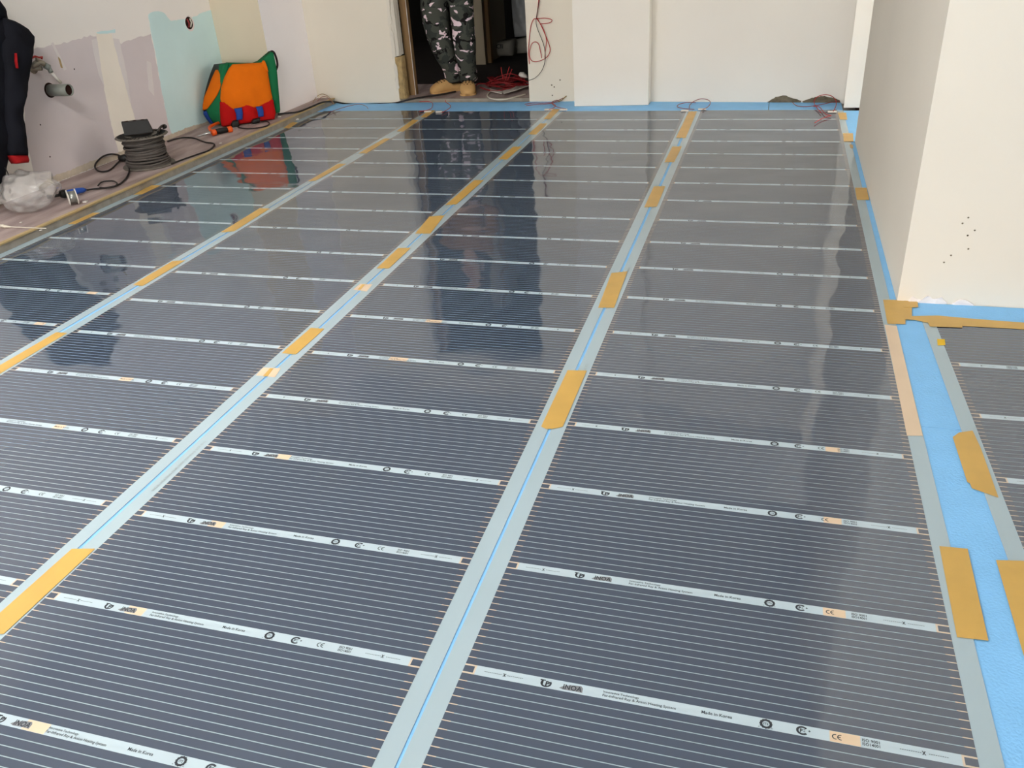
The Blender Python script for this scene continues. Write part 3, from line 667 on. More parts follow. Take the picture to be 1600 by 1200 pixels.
# wires hanging on the wall right of the doorway
def hang(lst, m, label, y=BW-0.012, r=0.003):
    return tobj('hanging_wire', [ony(u, v, y) for u, v in lst], r, m, label, 'wire', 'wires hanging beside the doorway')
def c2(l): return [(820+x/5, y/5) for x, y in l]
hang(c2([(120,-40),(108,40),(96,100),(90,145),(70,150),(48,200),(36,300),(28,400),(36,500)]), 'red_wire', 'leftmost red wire hanging down the doorway edge', BW-0.010)
hang(c2([(112,-40),(102,60),(92,140),(110,145),(160,142),(210,155),(195,178),(130,186),(118,190)]), 'red_wire', 'red wire with a small sideways loop beside the doorway', BW-0.018)
hang(c2([(95,140),(125,195),(150,250),(175,310),(197,380),(185,430),(150,462),(90,482),(50,470),(36,420),(50,350),(80,327),(108,345),(122,400),(132,455)]), 'red_wire', 'red wire hanging in a big loop beside the doorway', BW-0.022)
hang(c2([(92,145),(130,200),(160,270),(168,330),(160,400),(156,452)]), 'red_wire', 'short red wire inside the hanging bundle', BW-0.028)
hang(c2([(118,-40),(100,80),(88,160),(96,215),(125,290),(150,360),(160,440),(150,510),(120,570),(75,612),(25,630)]), 'black_cord', 'thin dark wire hanging beside the doorway and ending at the door edge', BW-0.034, 0.0025)

# ================================================================== DOORWAY: cement sacks, wire heap, plastic
def plane_y(y):
    def place(a, z, d): return (a, y-d, z)
    return place
def pyz(u, v, y):
    p = ony(u, v, y); return (p[0], p[2])
ys = 8.2
sk = empty('cement_sack', (-3.33, ys+0.1, DF)); tag(sk, 'grey paper cement sack with dark letters lying beyond the doorway', 'sack', 'cement sacks')
pillow('sack_body', [(pyz(766,66,ys), pyz(799,63,ys)), (pyz(764,70,ys), pyz(801,68,ys)), (pyz(764,80,ys), pyz(801,79,ys)), (pyz(767,88,ys), pyz(800,87.5,ys))], plane_y(ys), 'sack', sk, 0.18, 0.06, 12, 10, 0.004, 3)
tx = MB(); text_geo('CII', 0, 0.075, 0, 0.045, tx, 0.01)
p = ony(775.5, 76, ys-0.075); t_o = add('sack_lettering', me_from([(x+p[0], ys-0.076, y+p[2]) for x, y, z in tx.v], tx.f, 'sack_lettering'), 'ink'); sub(t_o, sk)
sk2 = empty('cement_sack', (-3.05, 8.5, DF)); tag(sk2, 'second dim cement sack lying behind and right of the first', 'sack', 'cement sacks')
ys2 = 8.47
pillow('sack_body', [(pyz(801,63,ys2), pyz(832,56,ys2)), (pyz(800,70,ys2), pyz(834,64,ys2)), (pyz(801,79,ys2), pyz(834,75,ys2)), (pyz(805,85,ys2), pyz(832,82,ys2))], plane_y(ys2), 'sack', sk2, 0.12, 0.05, 12, 10, 0.004, 5)
pc = pillow('plastic_sheet', [(pyz(800,-60,8.5), pyz(828,-60,8.5)), (pyz(799,0,8.5), pyz(829,0,8.5)), (pyz(801,30,8.5), pyz(830,30,8.5)), (pyz(804,58,8.5), pyz(830,56,8.5))], plane_y(8.5), 'sheet_plastic', None, 0.02, 0.03, 14, 14, 0.02, 8)
tag(pc, 'crumpled pale plastic sheet hanging behind the cement sacks', 'plastic sheet')
stk = tobj('dark_stick', [ony(781,36,8.55), ony(785,48,8.52), ony(789,62,8.5)], 0.018, 'black', 'dark stick leaning against the grey panel beyond the doorway', 'stick')
# heap of red wire on the doorway floor
rnd = random.Random(11); wh = empty('wire_heap', (-2.75, 6.25, DF)); tag(wh, 'tangled heap of red wire on the doorway floor', 'wire heap')
for i in range(9):
    c = fl(rnd.uniform(775, 815), rnd.uniform(133, 142), DF+0.012); rx = rnd.uniform(0.09, 0.19); ry = rnd.uniform(0.06, 0.13); ph = rnd.uniform(0, 6); zz = DF+0.012+i*0.008
    pts = [(c[0]+rx*math.cos(ph+a)*(1+0.2*math.sin(3*a+i)), c[1]+0.08+ry*math.sin(ph+a), zz+0.02*math.sin(2*a+i)) for a in np.linspace(0, 6.0, 12)]
    MB().tube(smooth_pts(pts, 5), 0.006, 6).build('wire_coil', 'heap_wire', wh, True)
for i, (q, r, lab) in enumerate(([[(786,124),(784,114),(783,105)], 0.003, 'red wire end sticking up from the heap, left one'], [[(790,125),(793,114),(796,104)], 0.003, 'red wire end sticking up from the heap, middle one'], [[(793,126),(797,116),(800,108)], 0.003, 'red wire end sticking up from the heap, right one'])):
    y0 = 6.25; MB().tube(smooth_pts([ony(u, v, y0) for u, v in q], 4), r, 6).build('wire_end', 'red_wire', wh, True)
a, b = fl(766, 141, DF+0.015), fl(787, 145, DF+0.015); c = fl(826, 132, DF+0.03)
o = MB().prism([V(fl(765,139,DF+0.012)), V(fl(786,144,DF+0.012)), V(fl(784,147,DF+0.012)), V(fl(765,142.5,DF+0.012))], (0, 0, 1), 0.006).build('plastic_offcut', 'white_pipe')
tag(o, 'short white plastic offcut in front of the red wire heap', 'offcut')
o = MB().prism([V(fl(786,143,DF+0.02)), V(fl(806,136,DF+0.02)), V(fl(828,128,DF+0.02)), V(fl(828,134,DF+0.02)), V(fl(808,141,DF+0.02)), V(fl(787,147,DF+0.02))], (0, 0, 1), 0.006).build('plastic_offcut', 'white_pipe')
tag(o, 'long white plastic strip lying across the red wire heap', 'offcut')
o = pillow('plastic_wrapper', [(pyz(812,113,6.3), pyz(818,113,6.3)), (pyz(810,117,6.3), pyz(823,118,6.3)), (pyz(814,121,6.3), pyz(824,122,6.3))], plane_y(6.3), 'white_pipe', None, 0.02, 0.03, 8, 6, 0.006, 4); o.location.z -= 0.0
tag(o, 'crumpled white wrapper on top of the red wire heap', 'wrapper')
tobj('white_cable', [fl(u, v, DF+0.008) for u, v in [(765,144),(761.5,149),(766,153.5),(778,155.5),(790,155),(805,151.5),(822,147)]], 0.006, 'white_wire', 'pale cable looping in front of the red wire heap', 'cable')

# ================================================================== PERSON
def skin_body(name, nodes, edges, m, parent, sub_lv=2):
    """nodes: name -> (x,y,z,rx,ry)"""
    keys = list(nodes); bm = bmesh.new(); sl = bm.verts.layers.skin.verify(); vs = {}
    for i, k in enumerate(keys):
        x, y, z, rx, ry = nodes[k]; v = bm.verts.new((x, y, z)); v[sl].radius = (rx, ry); v[sl].use_root = (i == 0); vs[k] = v
    for a, b in edges: bm.edges.new((vs[a], vs[b]))
    me = bpy.data.meshes.new(name); bm.to_mesh(me); bm.free()
    o = add(name, me, m)
    sk_ = o.modifiers.new('skin', 'SKIN'); sk_.use_smooth_shade = True
    if sub_lv: ss = o.modifiers.new('subdivision', 'SUBSURF'); ss.levels = sub_lv; ss.render_levels = sub_lv
    sub(o, parent); return o
PY = 6.22
per = empty('person', (-3.12, PY, DF)); tag(per, 'person in camouflage trousers, brown top and tan clogs standing in the doorway', 'person')
B = {'pel': (-3.175, PY+.03, .97, .12, .10), 'bel': (-3.175, PY+.03, 1.12, .125, .095), 'chest': (-3.175, PY+.03, 1.32, .145, .105), 'neck0': (-3.175, PY+.03, 1.47, .075, .07), 'neck': (-3.175, PY+.01, 1.54, .05, .05),
     'head0': (-3.175, PY-.01, 1.61, .07, .085), 'head': (-3.175, PY-.01, 1.70, .078, .098), 'head1': (-3.175, PY, 1.77, .06, .075), 'nose': (-3.175, PY-.11, 1.665, .012, .014)}
Eb = [('pel','bel'),('bel','chest'),('chest','neck0'),('neck0','neck'),('neck','head0'),('head0','head'),('head','head1'),('head','nose')]
for s_, n_ in ((-1, 'r'), (1, 'l')):
    hx = -3.175+s_*.1; ax = -3.175+s_*.17
    kx = -3.285 if s_ < 0 else -3.05; fx = -3.205 if s_ < 0 else -3.06
    B.update({n_+'hip': (hx, PY+.03, .9, .09, .09), n_+'knee': (kx, PY, .5, .06, .06), n_+'ank': (fx, PY+.06, .13, .042, .045),
              n_+'sho': (ax, PY+.03, 1.43, .065, .06), n_+'elb': (ax+s_*.07, PY+.05, 1.15, .045, .045), n_+'wri': (ax+s_*.02, PY-.12, 1.0, .03, .025), n_+'pal': (ax-s_*.01, PY-.2, .98, .022, .038)})
    Eb += [('pel', n_+'hip'), (n_+'hip', n_+'knee'), (n_+'knee', n_+'ank'), ('chest', n_+'sho'), (n_+'sho', n_+'elb'), (n_+'elb', n_+'wri'), (n_+'wri', n_+'pal')]
    for q in range(4):
        fz = .98+(.027-q*.018); L = (.075, .085, .08, .062)[q]
        B[n_+'f%da' % q] = (ax-s_*.015, PY-.245, fz, .0085, .0085); B[n_+'f%db' % q] = (ax-s_*.02, PY-.245-L*.5, fz-.008, .008, .008); B[n_+'f%dc' % q] = (ax-s_*.035, PY-.245-L*.8, fz-.025, .007, .007)
        Eb += [(n_+'pal', n_+'f%da' % q), (n_+'f%da' % q, n_+'f%db' % q), (n_+'f%db' % q, n_+'f%dc' % q)]
    B[n_+'ta'] = (ax-s_*.03, PY-.17, 1.01, .010, .010); B[n_+'tb'] = (ax-s_*.045, PY-.21, 1.02, .009, .009)
    Eb += [(n_+'wri', n_+'ta'), (n_+'ta', n_+'tb')]
skin_body('body', B, Eb, 'skin', per, 1)
for s_ in (-1, 1):
    MB().lathe([(0.004, -0.01), (0.011, 0.0), (0.004, 0.008)], (-3.175+s_*.034, PY-.105, 1.695), 10, 'y').build('eye', 'white_pipe', per, True)
    MB().lathe([(0.012, -0.02), (0.02, 0.0), (0.012, 0.012)], (-3.175+s_*.086, PY, 1.68), 10, 'x').build('ear', 'skin', per, True)
MB().tube([(-3.205, PY-.098, 1.625), (-3.175, PY-.106, 1.622), (-3.145, PY-.098, 1.625)], 0.006, 6).build('mouth', 'dark_red_wire', per, True)
hr = MB(); hr.lathe([(0.100, -0.02), (0.103, 0.03), (0.092, 0.075), (0.06, 0.105), (0.01, 0.115)], (-3.175, PY+.02, 1.715), 20); hr.build('hair', 'hair', per, True)
T = {'w': (-3.175, PY+.03, .98, .175, .13), 'w1': (-3.175, PY+.03, 1.07, .165, .12)}
Et = [('w', 'w1')]
for n_, pts in (('a', [(-3.265, .84, .135), (-3.283, .70, .130), (-3.27, .54, .122), (-3.245, .42, .108), (-3.215, .32, .092), (-3.19, .22, .078), (-3.182, .135, .080), (-3.178, .095, .084)]),
                ('b', [(-3.045, .84, .120), (-3.036, .70, .112), (-3.03, .54, .106), (-3.03, .42, .102), (-3.033, .32, .095), (-3.038, .22, .086), (-3.04, .135, .086), (-3.042, .095, .090)])):
    prev = 'w'
    for i, (x, z, r) in enumerate(pts):
        k = n_+str(i); dy = .03-.04*(1-abs(z-.5)/.5 if abs(z-.5) < .5 else 0)+ (.03 if z < .3 else 0)
        wob = 1+0.05*math.sin(i*2.1+(0 if n_ == 'a' else 1.4))
        T[k] = (x-0.023, PY+dy, z, r*wob, r*wob*1.02); Et.append((prev, k)); prev = k
skin_body('trousers', T, Et, 'camo', per, 2)
SH = {'c': (-3.175, PY+.03, 1.10, .185, .135), 'd': (-3.175, PY+.03, 1.25, .185, .135), 'e': (-3.175, PY+.03, 1.37, .19, .13), 'n': (-3.175, PY+.03, 1.49, .09, .085)}
Es = [('c', 'd'), ('d', 'e'), ('e', 'n')]
for s_, n_ in ((-1, 'r'), (1, 'l')):
    ax = -3.175+s_*.18
    SH.update({n_+'s': (ax, PY+.03, 1.43, .085, .08), n_+'e': (ax+s_*.07, PY+.05, 1.15, .068, .068), n_+'w': (ax+s_*.025, PY-.09, 1.015, .05, .05)})
    Es += [('e', n_+'s'), (n_+'s', n_+'e'), (n_+'e', n_+'w')]
skin_body('shirt', SH, Es, 'shirt', per, 2)
def clog(heel, toe, width, name='clog'):
    h, t_ = Vector(heel), Vector(toe); d = (t_-h); L = d.length; d.normalize(); n = Vector((-d.y, d.x, 0))
    prof = [(0.0, .28, .052), (.04, .36, .060), (.18, .40, .060), (.34, .40, .064), (.46, .42, .104), (.58, .46, .108), (.72, .50, .094), (.86, .47, .074), (.95, .36, .056), (1.0, .16, .040)]
    v, f = [], []; N = 16
    for s_, w, hh in prof:
        c = h+d*(L*s_)
        for q in range(N):
            a = 2*math.pi*q/N; cx_ = math.copysign(abs(math.cos(a))**0.7, math.cos(a)); sz = math.copysign(abs(math.sin(a))**0.8, math.sin(a))
            v.append(tuple(c+n*(width*w*cx_)+Vector((0, 0, DF+hh/2+hh/2*sz))))
    for i in range(len(prof)-1):
        for q in range(N): f.append((i*N+q, i*N+(q+1)%N, (i+1)*N+(q+1)%N, (i+1)*N+q))
    f.append(tuple(range(N))[::-1]); f.append(tuple((len(prof)-1)*N+q for q in range(N)))
    o = add(name, me_from(v, f, name, True), 'clog'); sub(o, per)
    ho = MB()
    for s_, k, zt in ((.52, 3, .1075), (.60, 4, .1085), (.68, 4, .100), (.76, 3, .0895)):
        for q in range(k):
            off = (q-(k-1)/2)*width*.2; c = h+d*(L*s_)+n*off
            ho.lathe([(0.0065, -0.004), (0.0065, 0.0022)], (c.x, c.y, DF+zt-abs(off)*0.22), 7)
    hm = ho.build('vent_holes', 'hole'); sub(hm, o)
    so = MB()
    pts = []
    for s_, w, hh in prof: pts.append(h+d*(L*s_)+n*(width*(w+.025)))
    for s_, w, hh in prof[::-1]: pts.append(h+d*(L*s_)-n*(width*(w+.025)))
    so.prism([(p.x, p.y, DF+0.0005) for p in pts], (0, 0, 1), 0.016); s2 = so.build('sole', 'clog'); sub(s2, o)
clog((-3.145, 6.335, 0), (-3.38, 6.13, 0), 0.125)
clog((-3.065, 6.285, 0), (-2.99, 6.01, 0), 0.138)

# ================================================================== LEFT LEDGE: bag
B1 = np.array([-4.596, 4.715, LZ]); B2 = np.array([-4.288, 5.013, LZ]); Aax = (B2-B1)/np.linalg.norm(B2-B1); Nax = np.array([Aax[1], -Aax[0], 0])
LEAN = 0.10
def bag_place(o=0.0):
    def place(a, z, d):
        p = B1+Aax*a+Nax*(d+o-(z-LZ)*LEAN); return (p[0], p[1], z)
    return place
def bpx(u, v, o=0.0):      # pixel -> (a, z) on the bag's leaning front plane
    d = ray(u, v); n = np.array([Nax[0], Nax[1], LEAN]); P0 = B1+Nax*o; t_ = ((P0-CAM)@n)/(d@n); X = CAM+d*t_; return ((X-B1)@Aax, X[2])
bag = empty('shoulder_bag', (-4.5, 4.92, LZ)); tag(bag, 'orange, green and red bag leaning in the corner on the ledge', 'bag')
def bp_rows(l, o=0.0): return [(bpx(*a, o), bpx(*b, o)) for a, b in l]
# green main body behind (right gusset and top)
pillow('body', bp_rows([((424,81),(427,82)), ((402,100),(431,100)), ((352,99),(433,112)), ((345,120),(435,135)), ((342,150),(437,160)), ((344,185),(438,172)), ((352,194),(437,176))], -0.05), bag_place(-0.05), 'green', bag, 0.08, 0.03, 14, 22, 0.003, 2)
pillow('front_flap', bp_rows([((364,101),(414,98)), ((358,108),(418,110)), ((351,122),(421,128)), ((346,140),(424,145)), ((345,158),(426,154)), ((352,167),(422,161)), ((360,173),(402,169)), ((372,175),(390,173))]), bag_place(0), 'orange', bag, 0.03, 0.05, 16, 22, 0.005, 4)
pillow('flap_tip', bp_rows([((411,94.5),(413.5,95)), ((408,99),(417,104)), ((410,108),(419,112))]), bag_place(0.01), 'orange', bag, 0.02, 0.01, 6, 6, 0.001, 5)
pillow('lower_pocket', bp_rows([((345,160),(427,156)), ((345,175),(429,168)), ((346,188),(431,176)), ((348,198),(429,186))], 0.015), bag_place(0.015), 'red_fab', bag, 0.06, 0.028, 16, 12, 0.004, 6)
for q in ([((366,170),(378,168)), ((369,178),(379.5,177)), ((370,188),(379,187))], [((400,167),(410,166)), ((403,175),(412,174)), ((404,183),(412,182))]):
    s_ = pillow('strap', bp_rows(q, 0.06), bag_place(0.06), 'blue_fab', bag, 0.012, 0.008, 6, 8, 0.0, 7)
for q in ([((364,189),(372,187)), ((361,195),(374,193)), ((362,201),(374,199))], [((396,186),(406,184)), ((393,190),(407,187)), ((395,194),(405,192))]):
    pillow('buckle', bp_rows(q, 0.055), bag_place(0.055), 'black', bag, 0.02, 0.012, 6, 6, 0.0, 8)
# left gusset: surface ruled between the wall-side edge and the front's left edge
GV = [99, 106, 125, 147, 165, 178, 196]
GL = [334, 331, 325, 320, 316, 318, 331]; GR = [357, 356, 350, 347, 346, 346, 349]
Gn = np.array([0.45, -0.89, 0.0])
def gus(u, v, o=0.0):
    uL, uR = float(np.interp(v, GV, GL)), float(np.interp(v, GV, GR))
    PL = onx(uL, v, LW+0.03); PR = np.array(bag_place(-0.02)(*bpx(uR, v, -0.02), 0)); q = PL+(PR-PL)*((u-uL)/(uR-uL))+Gn*o
    q[0] = max(q[0], LW+0.02); q[2] = max(q[2], LZ+0.002); return q
def g_rows(l, o=0.0): return [(gus(*a, o), gus(*b, o)) for a, b in l]
def gpil(name, l, o, m, th, bulge, seed): return pillow(name, g_rows(l, o), None, m, bag, th, bulge, 8, 14, 0.002, seed, nrm=Gn)
gpil('back_panel', [((334,101),(352,99)), ((328,116),(352,112)), ((322,135),(348,130)), ((317,158),(346,152)), ((317,174),(346,174)), ((329,193),(348,196))], -0.012, 'black', 0.012, 0.0, 9)
gpil('side_gusset', [((342,101),(357,99)), ((342,112),(355,107)), ((342,130),(350,125)), ((334,150),(347,147)), ((324,168),(346,165)), ((322,178),(346,178)), ((333,194),(349,196))], 0.0, 'green', 0.01, 0.008, 10)
gpil('side_pocket', [((337,109),(341,109)), ((331,122),(346,121)), ((325,138),(345,136)), ((319,152),(340,148)), ((317,164),(332,160)), ((317,172),(324,170))], 0.012, 'orange', 0.01, 0.008, 11)
gpil('bottom_corner', [((318,174),(323,173)), ((318,178),(327,182)), ((323,186),(332,190)), ((329,193),(336,196))], 0.012, 'blue_fab', 0.01, 0.004, 12)
MB().tube(smooth_pts([V(bag_place(-0.09)(*bpx(u, v, -0.09), 0)) for u, v in [(405,101),(414,90),(423,81),(428,82),(432,92),(433.5,102),(431,110)]], 5), 0.009, 6).build('carry_handle', 'dark_web', bag, True)

# folding tool beside the bag
tl = empty('hand_tool', tuple(fl(345, 206, LZ))); tag(tl, 'orange and black hand tool with steel tip lying in front of the bag', 'tool')
MB().tube([V(fl(u, v, LZ+0.02)) for u, v in [(336,206),(344,204.5),(353,203),(358,202),(360,201.5)]], [0.018, 0.022, 0.02, 0.018, 0.014], 10).build('grip', 'black', tl, True)
for q in ((334,207),(359,202)): 
    a = V(fl(q[0]-2.5, q[1]+0.6, LZ+0.022)); b = V(fl(q[0]+2.5, q[1]-0.6, LZ+0.022)); MB().tube([a, b], 0.023, 10).build('grip_band', 'orange_plastic', tl, True)
MB().tube(smooth_pts([V(fl(u, v, LZ+0.025)) for u, v in [(330,205),(327,200),(332,196),(340,192.5),(347,191)]], 4), 0.012, 8).build('handle', 'orange_plastic', tl, True)
MB().tube([V(fl(331,207,LZ+0.02)), V(fl(322,209,LZ+0.012)), V(fl(308,213,LZ+0.008))], [0.012, 0.008, 0.003], 8).build('tip', 'steel', tl, True)
tobj('bag_cord', [fl(u, v, LZ+0.008) for u, v in [(372,199),(385,201),(402,200),(416,197),(421,193),(417,190),(408,190)]], 0.005, 'black_cord', 'thin dark cord looping in front of the bag', 'cord')

# cable reel
RC = (-4.44, 3.60)
rl = empty('cable_reel', (RC[0], RC[1], LZ)); tag(rl, 'dusty cable reel wound with grey cable standing on the ledge', 'cable reel')
MB().lathe([(0.165, 0), (0.168, 0.004), (0.165, 0.009), (0.12, 0.012)], (RC[0], RC[1], LZ), 40).build('bottom_flange', 'flange', rl, False)
MB().lathe([(0.10, 0.008), (0.10, 0.195)], (RC[0], RC[1], LZ), 28).build('drum', 'black', rl, True)
fz = LZ+0.192
MB().lathe([(0.10, 0.0), (0.162, 0.0), (0.168, 0.004), (0.162, 0.010), (0.10, 0.008), (0.06, 0.002)], (RC[0], RC[1], fz), 44).build('top_flange', 'flange', rl, False)
for k in range(36):
    a = k*math.pi/18; c_, s_ = math.cos(a), math.sin(a)
    o = MB().tube([(RC[0]+0.105*c_, RC[1]+0.105*s_, fz+0.0095), (RC[0]+0.152*c_, RC[1]+0.152*s_, fz+0.0105)], 0.0032, 5).build('rib', 'black', rl)
rnd = random.Random(3)
for k in range(17):
    z = LZ+0.018+k*0.0105; r = 0.122+0.006*math.sin(k*1.9)*(1 if k > 2 else 0.3)+(0.014 if k < 3 else 0); tx_, ty_ = rnd.uniform(-.05, .05), rnd.uniform(-.05, .05)
    pts = [(RC[0]+r*math.cos(a), RC[1]+r*math.sin(a), z+r*(tx_*math.cos(a)+ty_*math.sin(a))+0.002*math.sin(3*a+k)) for a in np.linspace(0, 2*math.pi, 40, endpoint=False)]
    MB().tube(pts, 0.0075, 6, True).build('cable_winding', 'grey_cord', rl, True)
def rbox(u, v, z): return V(fl(u, v, z))
q0 = [rbox(195,212.5,fz+0.012), rbox(240,206.5,fz+0.012), None, None]
dx = (q0[1]-q0[0]); dn = Vector((-dx.y, dx.x, 0)).normalized()*0.07
top = [q0[0]+Vector((0,0,.084))+dn*0.25, q0[1]+Vector((0,0,.080))-dx*0.10+dn*0.25]
hx = [q0[0], q0[1], q0[1]+dn, q0[0]+dn, top[0], top[1], top[1]+dn*0.6, top[0]+dn*0.6]
b = MB(); b.v = [tuple(p) for p in hx]; b.f = [(0,3,2,1),(4,5,6,7),(0,1,5,4),(1,2,6,5),(2,3,7,6),(3,0,4,7)]
sb = b.build('socket_box', 'black', rl, False, 0.003)
for k in range(3):
    c_ = top[0].lerp(top[1], 0.2+0.3*k)+dn*0.3; MB().lathe([(0.014, 0), (0.012, 0.003)], (c_.x, c_.y, c_.z-0.001), 14).build('socket', 'hole', sb)
hp = [fl(u, v, fz+0.03) for u, v in [(247,207),(249,201),(253,197),(258,196),(259,198.5),(255,200)]]
MB().tube(smooth_pts(hp, 4), 0.008, 7).build('winding_handle', 'black', rl, True)
def ledge_pts(l, z=LZ+0.007):
    out = []
    for u, v in l:
        p = fl(u, v, z)
        if p[0] < LW+0.015: p = onx(u, v, LW+0.015)
        out.append(p)
    return out
tobj('power_cord', ledge_pts([(262,221),(275,217),(288,215),(304,216),(320,222),(333,224),(334,228),(326,235),(312,240),(292,247),(278,252),(268,256)]), 0.0055, 'black_cord', 'black power cord looping out to the right of the reel', 'cord')
tobj('power_cord', ledge_pts([(192,245),(182,241.5),(172,241),(160,245),(150,255),(149,263),(157,268),(168,267),(176,262),(184,254),(190,250)]), 0.0055, 'black_cord', 'black cord standing in a loop left of the reel', 'cord')
tobj('power_cord', ledge_pts([(195,248),(199,256),(202,266),(199,275),(194,282),(184,289),(172,292.5),(156,294.5),(145,295.5),(134,297)]), 0.0055, 'black_cord', 'black cord leading from the plug to the blue-handled soldering iron', 'cord')
tobj('power_cord', ledge_pts([(153,290),(158,285),(166,283),(178,283),(183,287),(178,291.5),(168,293.5),(156,293)], LZ+0.012), 0.0045, 'black_cord', 'small black cord loop in front of the reel', 'cord')
pp_ = V(fl(194, 247, LZ+0.03))
pl = MB().tube([pp_+Vector((-.03, -.02, 0)), pp_, pp_+Vector((.035, .02, 0))], [0.018, 0.026, 0.022], 10).build('plug', 'black', None, True); tag(pl, 'black plug lying against the left side of the reel', 'plug')
tobj('black_cable', [fl(434,178.3,LZ+0.01), fl(452,176.5,LZ+0.01), fl(467,174.4,LZ+0.01), fl(487,166.5,LZ+0.012), fl(505,159.5,LZ+0.02), ony(523,159.3,5.84), ony(539,162,5.84), ony(561,163.3,5.84), ony(590,162.3,5.84), ony(617,161,5.86), fl(640,155.5,DF+0.012), fl(662,151.5,DF+0.012), fl(690,147.5,DF+0.012), fl(712,143,DF+0.012)], 0.007, 'black_cord', 'black cable running from the bag along the back wall into the doorway', 'cable')

# soldering iron and solder spool
si = empty('soldering_iron', tuple(fl(105, 304, LZ))); tag(si, 'soldering iron with black grip and blue handle lying on the ledge', 'soldering iron')
def lp(u, v, z): return V(fl(u, v, z))
MB().tube([lp(74,308,LZ+0.014), lp(84,306.5,LZ+0.014), lp(97,304,LZ+0.018)], [0.013, 0.009, 0.009], 8).build('shaft', 'black', si, True)
MB().tube([lp(96,303.5,LZ+0.03), lp(99,303,LZ+0.032), lp(104,302,LZ+0.032)], [0.022, 0.026, 0.024], 12).build('collar', 'black', si, True)
MB().tube([lp(104,301.5,LZ+0.03), lp(120,298.5,LZ+0.026), lp(130,297,LZ+0.022), lp(134,296.5,LZ+0.018)], [0.016, 0.018, 0.016, 0.008], 10).build('handle', 'blue_plastic', si, True)
sp = empty('solder_spool', tuple(fl(113, 310, LZ))); tag(sp, 'small spool of bright solder wire with white flanges', 'spool')
ax0, ax1 = lp(106.5,309,LZ+0.044), lp(119.5,306.5,LZ+0.044); dv = (ax1-ax0).normalized()
MB().tube([ax0, ax1], 0.034, 24).build('wound_solder', 'solder', sp, True)
for e in (ax0, ax1): MB().tube([e-dv*0.0025, e+dv*0.0025], 0.044, 28).build('flange', 'white_pipe', sp, False)
# crumpled clear plastic bag
pb = fl(45, 318, LZ)
bm = bmesh.new(); bmesh.ops.create_icosphere(bm, subdivisions=5, radius=1.0)
rnd = random.Random(2); dirs = [(Vector((rnd.gauss(0,1), rnd.gauss(0,1), rnd.gauss(0,1))).normalized(), rnd.uniform(4, 16), rnd.uniform(0, 6)) for _ in range(22)]
for v in bm.verts:
    n = v.co.normalized(); s_ = sum(math.sin(n.dot(d)*f_+p_) for d, f_, p_ in dirs)/22
    r = 1+0.17*s_*1.8
    r += 0.16*max(0, n.dot(Vector((0.55, 0.75, 0.25)).normalized())-0.55)/0.45
    v.co = Vector((n.x*0.135*r, n.y*0.155*r, n.z*0.115*r))
    if v.co.z < -0.095: v.co.z = -0.095+(v.co.z+0.095)*0.1
me = bpy.data.meshes.new('plastic_bag'); bm.to_mesh(me); bm.free()
for p_ in me.polygons: p_.use_smooth = True
pbo = add('plastic_bag', me, 'clear'); pbo.location = (-4.51, 2.63, LZ+0.1); tag(pbo, 'crumpled clear plastic bag on the ledge below the jacket', 'plastic bag')
tobj('white_rod', [fl(-6, 352.5, LZ+0.012), fl(6, 353, LZ+0.012), fl(8, 354, LZ+0.008), fl(72, 357, LZ+0.008)], [0.009]*11+[0.0025]*5, 'white_wire', 'thin pale screwdriver-like rod lying on the ledge near the left picture edge', 'rod')
for i, (u, v, s_) in enumerate(((134,316,.012), (96,282,.008), (64,360,.006), (33,348,.006), (345,224,.008), (437,183,.012), (465,187,.01))):
    p = fl(u, v, LZ); o = MB().prism(rag([(p[0]-s_, p[1]-s_, LZ), (p[0]+s_, p[1]-s_*.6, LZ), (p[0]+s_*.7, p[1]+s_, LZ), (p[0]-s_*.8, p[1]+s_*.7, LZ)], 0.01, 0.0), (0, 0, 1), s_*0.6).build('plaster_crumb', 'white_pipe'); tag(o, ('largest pale plaster crumb, in front of the solder spool', 'pale plaster crumb at the wall foot above the soldering iron', 'tiny pale crumb beside the lath below the plastic bag', 'tiny pale crumb between the plastic bag and the white rod', 'pale crumb beside the steel tool tip below the bag', 'pale plaster crumb right of the bag by the black cable', 'pale crumb on the lath near the far corner')[i], 'crumb', 'plaster crumbs on the ledge')

# ================================================================== LEFT WALL: tap, pipe stub, socket hole, jacket
tp = empty('water_tap', tuple(onx(60, 98, LW))); tag(tp, 'brass water tap with red lever on the left wall', 'tap')
xo = LW+0.05
def wpx(u, v, x): return V(onx(u, v, x))
a = onx(52, 107, LW); MB().lathe([(0.032, 0.0), (0.03, 0.006), (0.014, 0.010), (0.014, 0.06)], (LW, a[1], a[2]), 16, 'x').build('wall_flange', 'brass', tp, True)
MB().tube([wpx(50,104,xo), wpx(60,97,xo), wpx(67,99,xo+.01), wpx(72,103,xo+.02)], [0.016, 0.02, 0.017, 0.013], 10).build('valve_body', 'brass', tp, True)
MB().tube([wpx(47,92,xo+.02), wpx(55,88,xo+.02), wpx(61,90,xo+.02), wpx(66,89,xo+.02), wpx(65,92,xo+.02)], 0.006, 7).build('lever', 'red_metal', tp, True)
MB().tube([wpx(58,96,xo+.01), wpx(57,90,xo+.02)], 0.008, 8).build('stem', 'brass', tp, True)
MB().tube([wpx(70,102,xo+.02), wpx(77,106,xo+.03)], 0.019, 10).build('nut', 'grey_pipe', tp, True)
MB().tube([wpx(76,106,xo+.03), wpx(80,113,xo+.03)], 0.014, 10).build('fitting', 'grey_pipe', tp, True)
MB().tube([wpx(79,112,xo+.03), wpx(88,122,xo+.03), wpx(95,129,xo+.03)], 0.010, 10).build('outlet_pipe', 'white_pipe', tp, True)
c_ = onx(78, 141, LW)
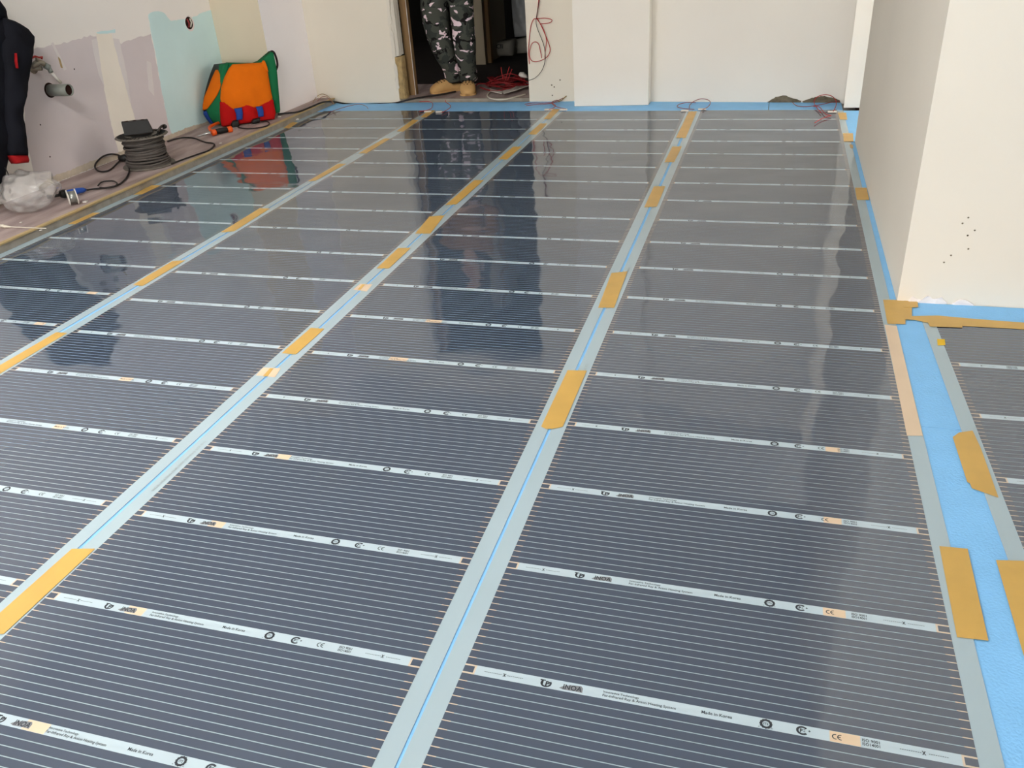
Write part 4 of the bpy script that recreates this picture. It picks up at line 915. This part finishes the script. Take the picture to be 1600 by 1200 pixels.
pi_ = empty('drain_stub', (LW, c_[1], c_[2])); tag(pi_, 'grey plastic drain stub sticking out of the left wall', 'pipe')
ln = 0.15; R0 = 0.036
MB().lathe([(R0, -0.01), (R0, ln), (R0-0.004, ln), (R0-0.004, 0.02)], (LW, c_[1], c_[2]), 24, 'x').build('pipe', 'grey_pipe', pi_, True)
MB().lathe([(R0-0.0042, ln-0.012), (R0-0.0042, ln-0.010)], (LW, c_[1], c_[2]), 24, 'x').build('pipe_mouth', 'hole', pi_)
MB().lathe([(0.046, 0.0), (0.045, 0.0022)], (LW, c_[1], c_[2]), 20, 'x').build('cut_hole', 'hole', pi_)
c_ = onx(295, 36, LW)
sh = empty('socket_hole', (LW, c_[1], c_[2])); tag(sh, 'round socket hole with chipped pale rim in the teal paint', 'socket hole')
MB().lathe([(0.058, 0), (0.055, 0.002)], (LW, c_[1]+0.008, c_[2]-0.005), 22, 'x').build('chipped_rim', 'putty_pale', sh)
MB().lathe([(0.045, 0.002), (0.045, 0.0028)], (LW, c_[1], c_[2]), 22, 'x').build('recess', 'hole', sh)
for k in range(2):
    MB().tube([(LW+0.006, c_[1]-0.02+0.02*k, c_[2]-0.03), (LW+0.01, c_[1]-0.01+0.03*k, c_[2]), (LW+0.006, c_[1]-0.02+0.035*k, c_[2]+0.03)], 0.006, 6).build('wire_tail', ('dark_red_wire', 'white_wire')[k], sh, True)

JX = LW+0.10
def jp(x0):
    def place(a, z, d): return (x0+d, a, z)
    return place
def jr(l, x0): return [((onx(*a, x0)[1], onx(*a, x0)[2]), (onx(*b, x0)[1], onx(*b, x0)[2])) for a, b in l]
jk = empty('jacket', (JX, 2.9, 0.1)); tag(jk, 'black jacket with red cuff hanging on the left wall', 'jacket')
pillow('jacket_body', jr([((-62,0),(6,27)), ((-78,30),(22,34)), ((-84,80),(34,52)), ((-84,140),(34,100)), ((-82,200),(26,170)), ((-80,250),(15,236)), ((-76,300),(8,274)), ((-70,340),(-2,318))], JX), jp(JX), 'jacket', jk, 0.09, 0.07, 16, 26, 0.008, 21)
pillow('sleeve', jr([((8,28),(24,33)), ((6,40),(44,46)), ((4,60),(54,57)), ((4,85),(51,82)), ((4,110),(46,108)), ((5,140),(41,140)), ((6,170),(34.5,168)), ((8,190),(35,186)), ((12,215),(39,206)), ((16,235),(42,228)), ((20,243),(44,244))], JX+0.06), jp(JX+0.06), 'jacket', jk, 0.05, 0.05, 12, 30, 0.006, 23)
pillow('cuff', jr([((20,243),(44,243)), ((24,252),(46,250)), ((27,256),(45,254))], JX+0.07), jp(JX+0.07), 'jacket_red', jk, 0.045, 0.02, 10, 6, 0.001, 24)
pillow('pocket_zip', jr([((25,83),(26.5,83)), ((25,95),(27.5,95)), ((27,106),(29,107))], JX+0.12), jp(JX+0.12), 'jacket_red', jk, 0.012, 0.004, 4, 6, 0.0, 25)
pillow('hood', jr([((-40,-18),(-10,-14)), ((-58,0),(8,14)), ((-52,24),(14,34))], JX+0.02), jp(JX+0.02), 'jacket', jk, 0.08, 0.05, 12, 8, 0.006, 26)
tobj('drawstring', [onx(u, v, JX+0.06) for u, v in [(8,262),(11,268),(14,275)]], 0.003, 'black_cord', 'short dark drawstring hanging from the jacket hem', 'cord')
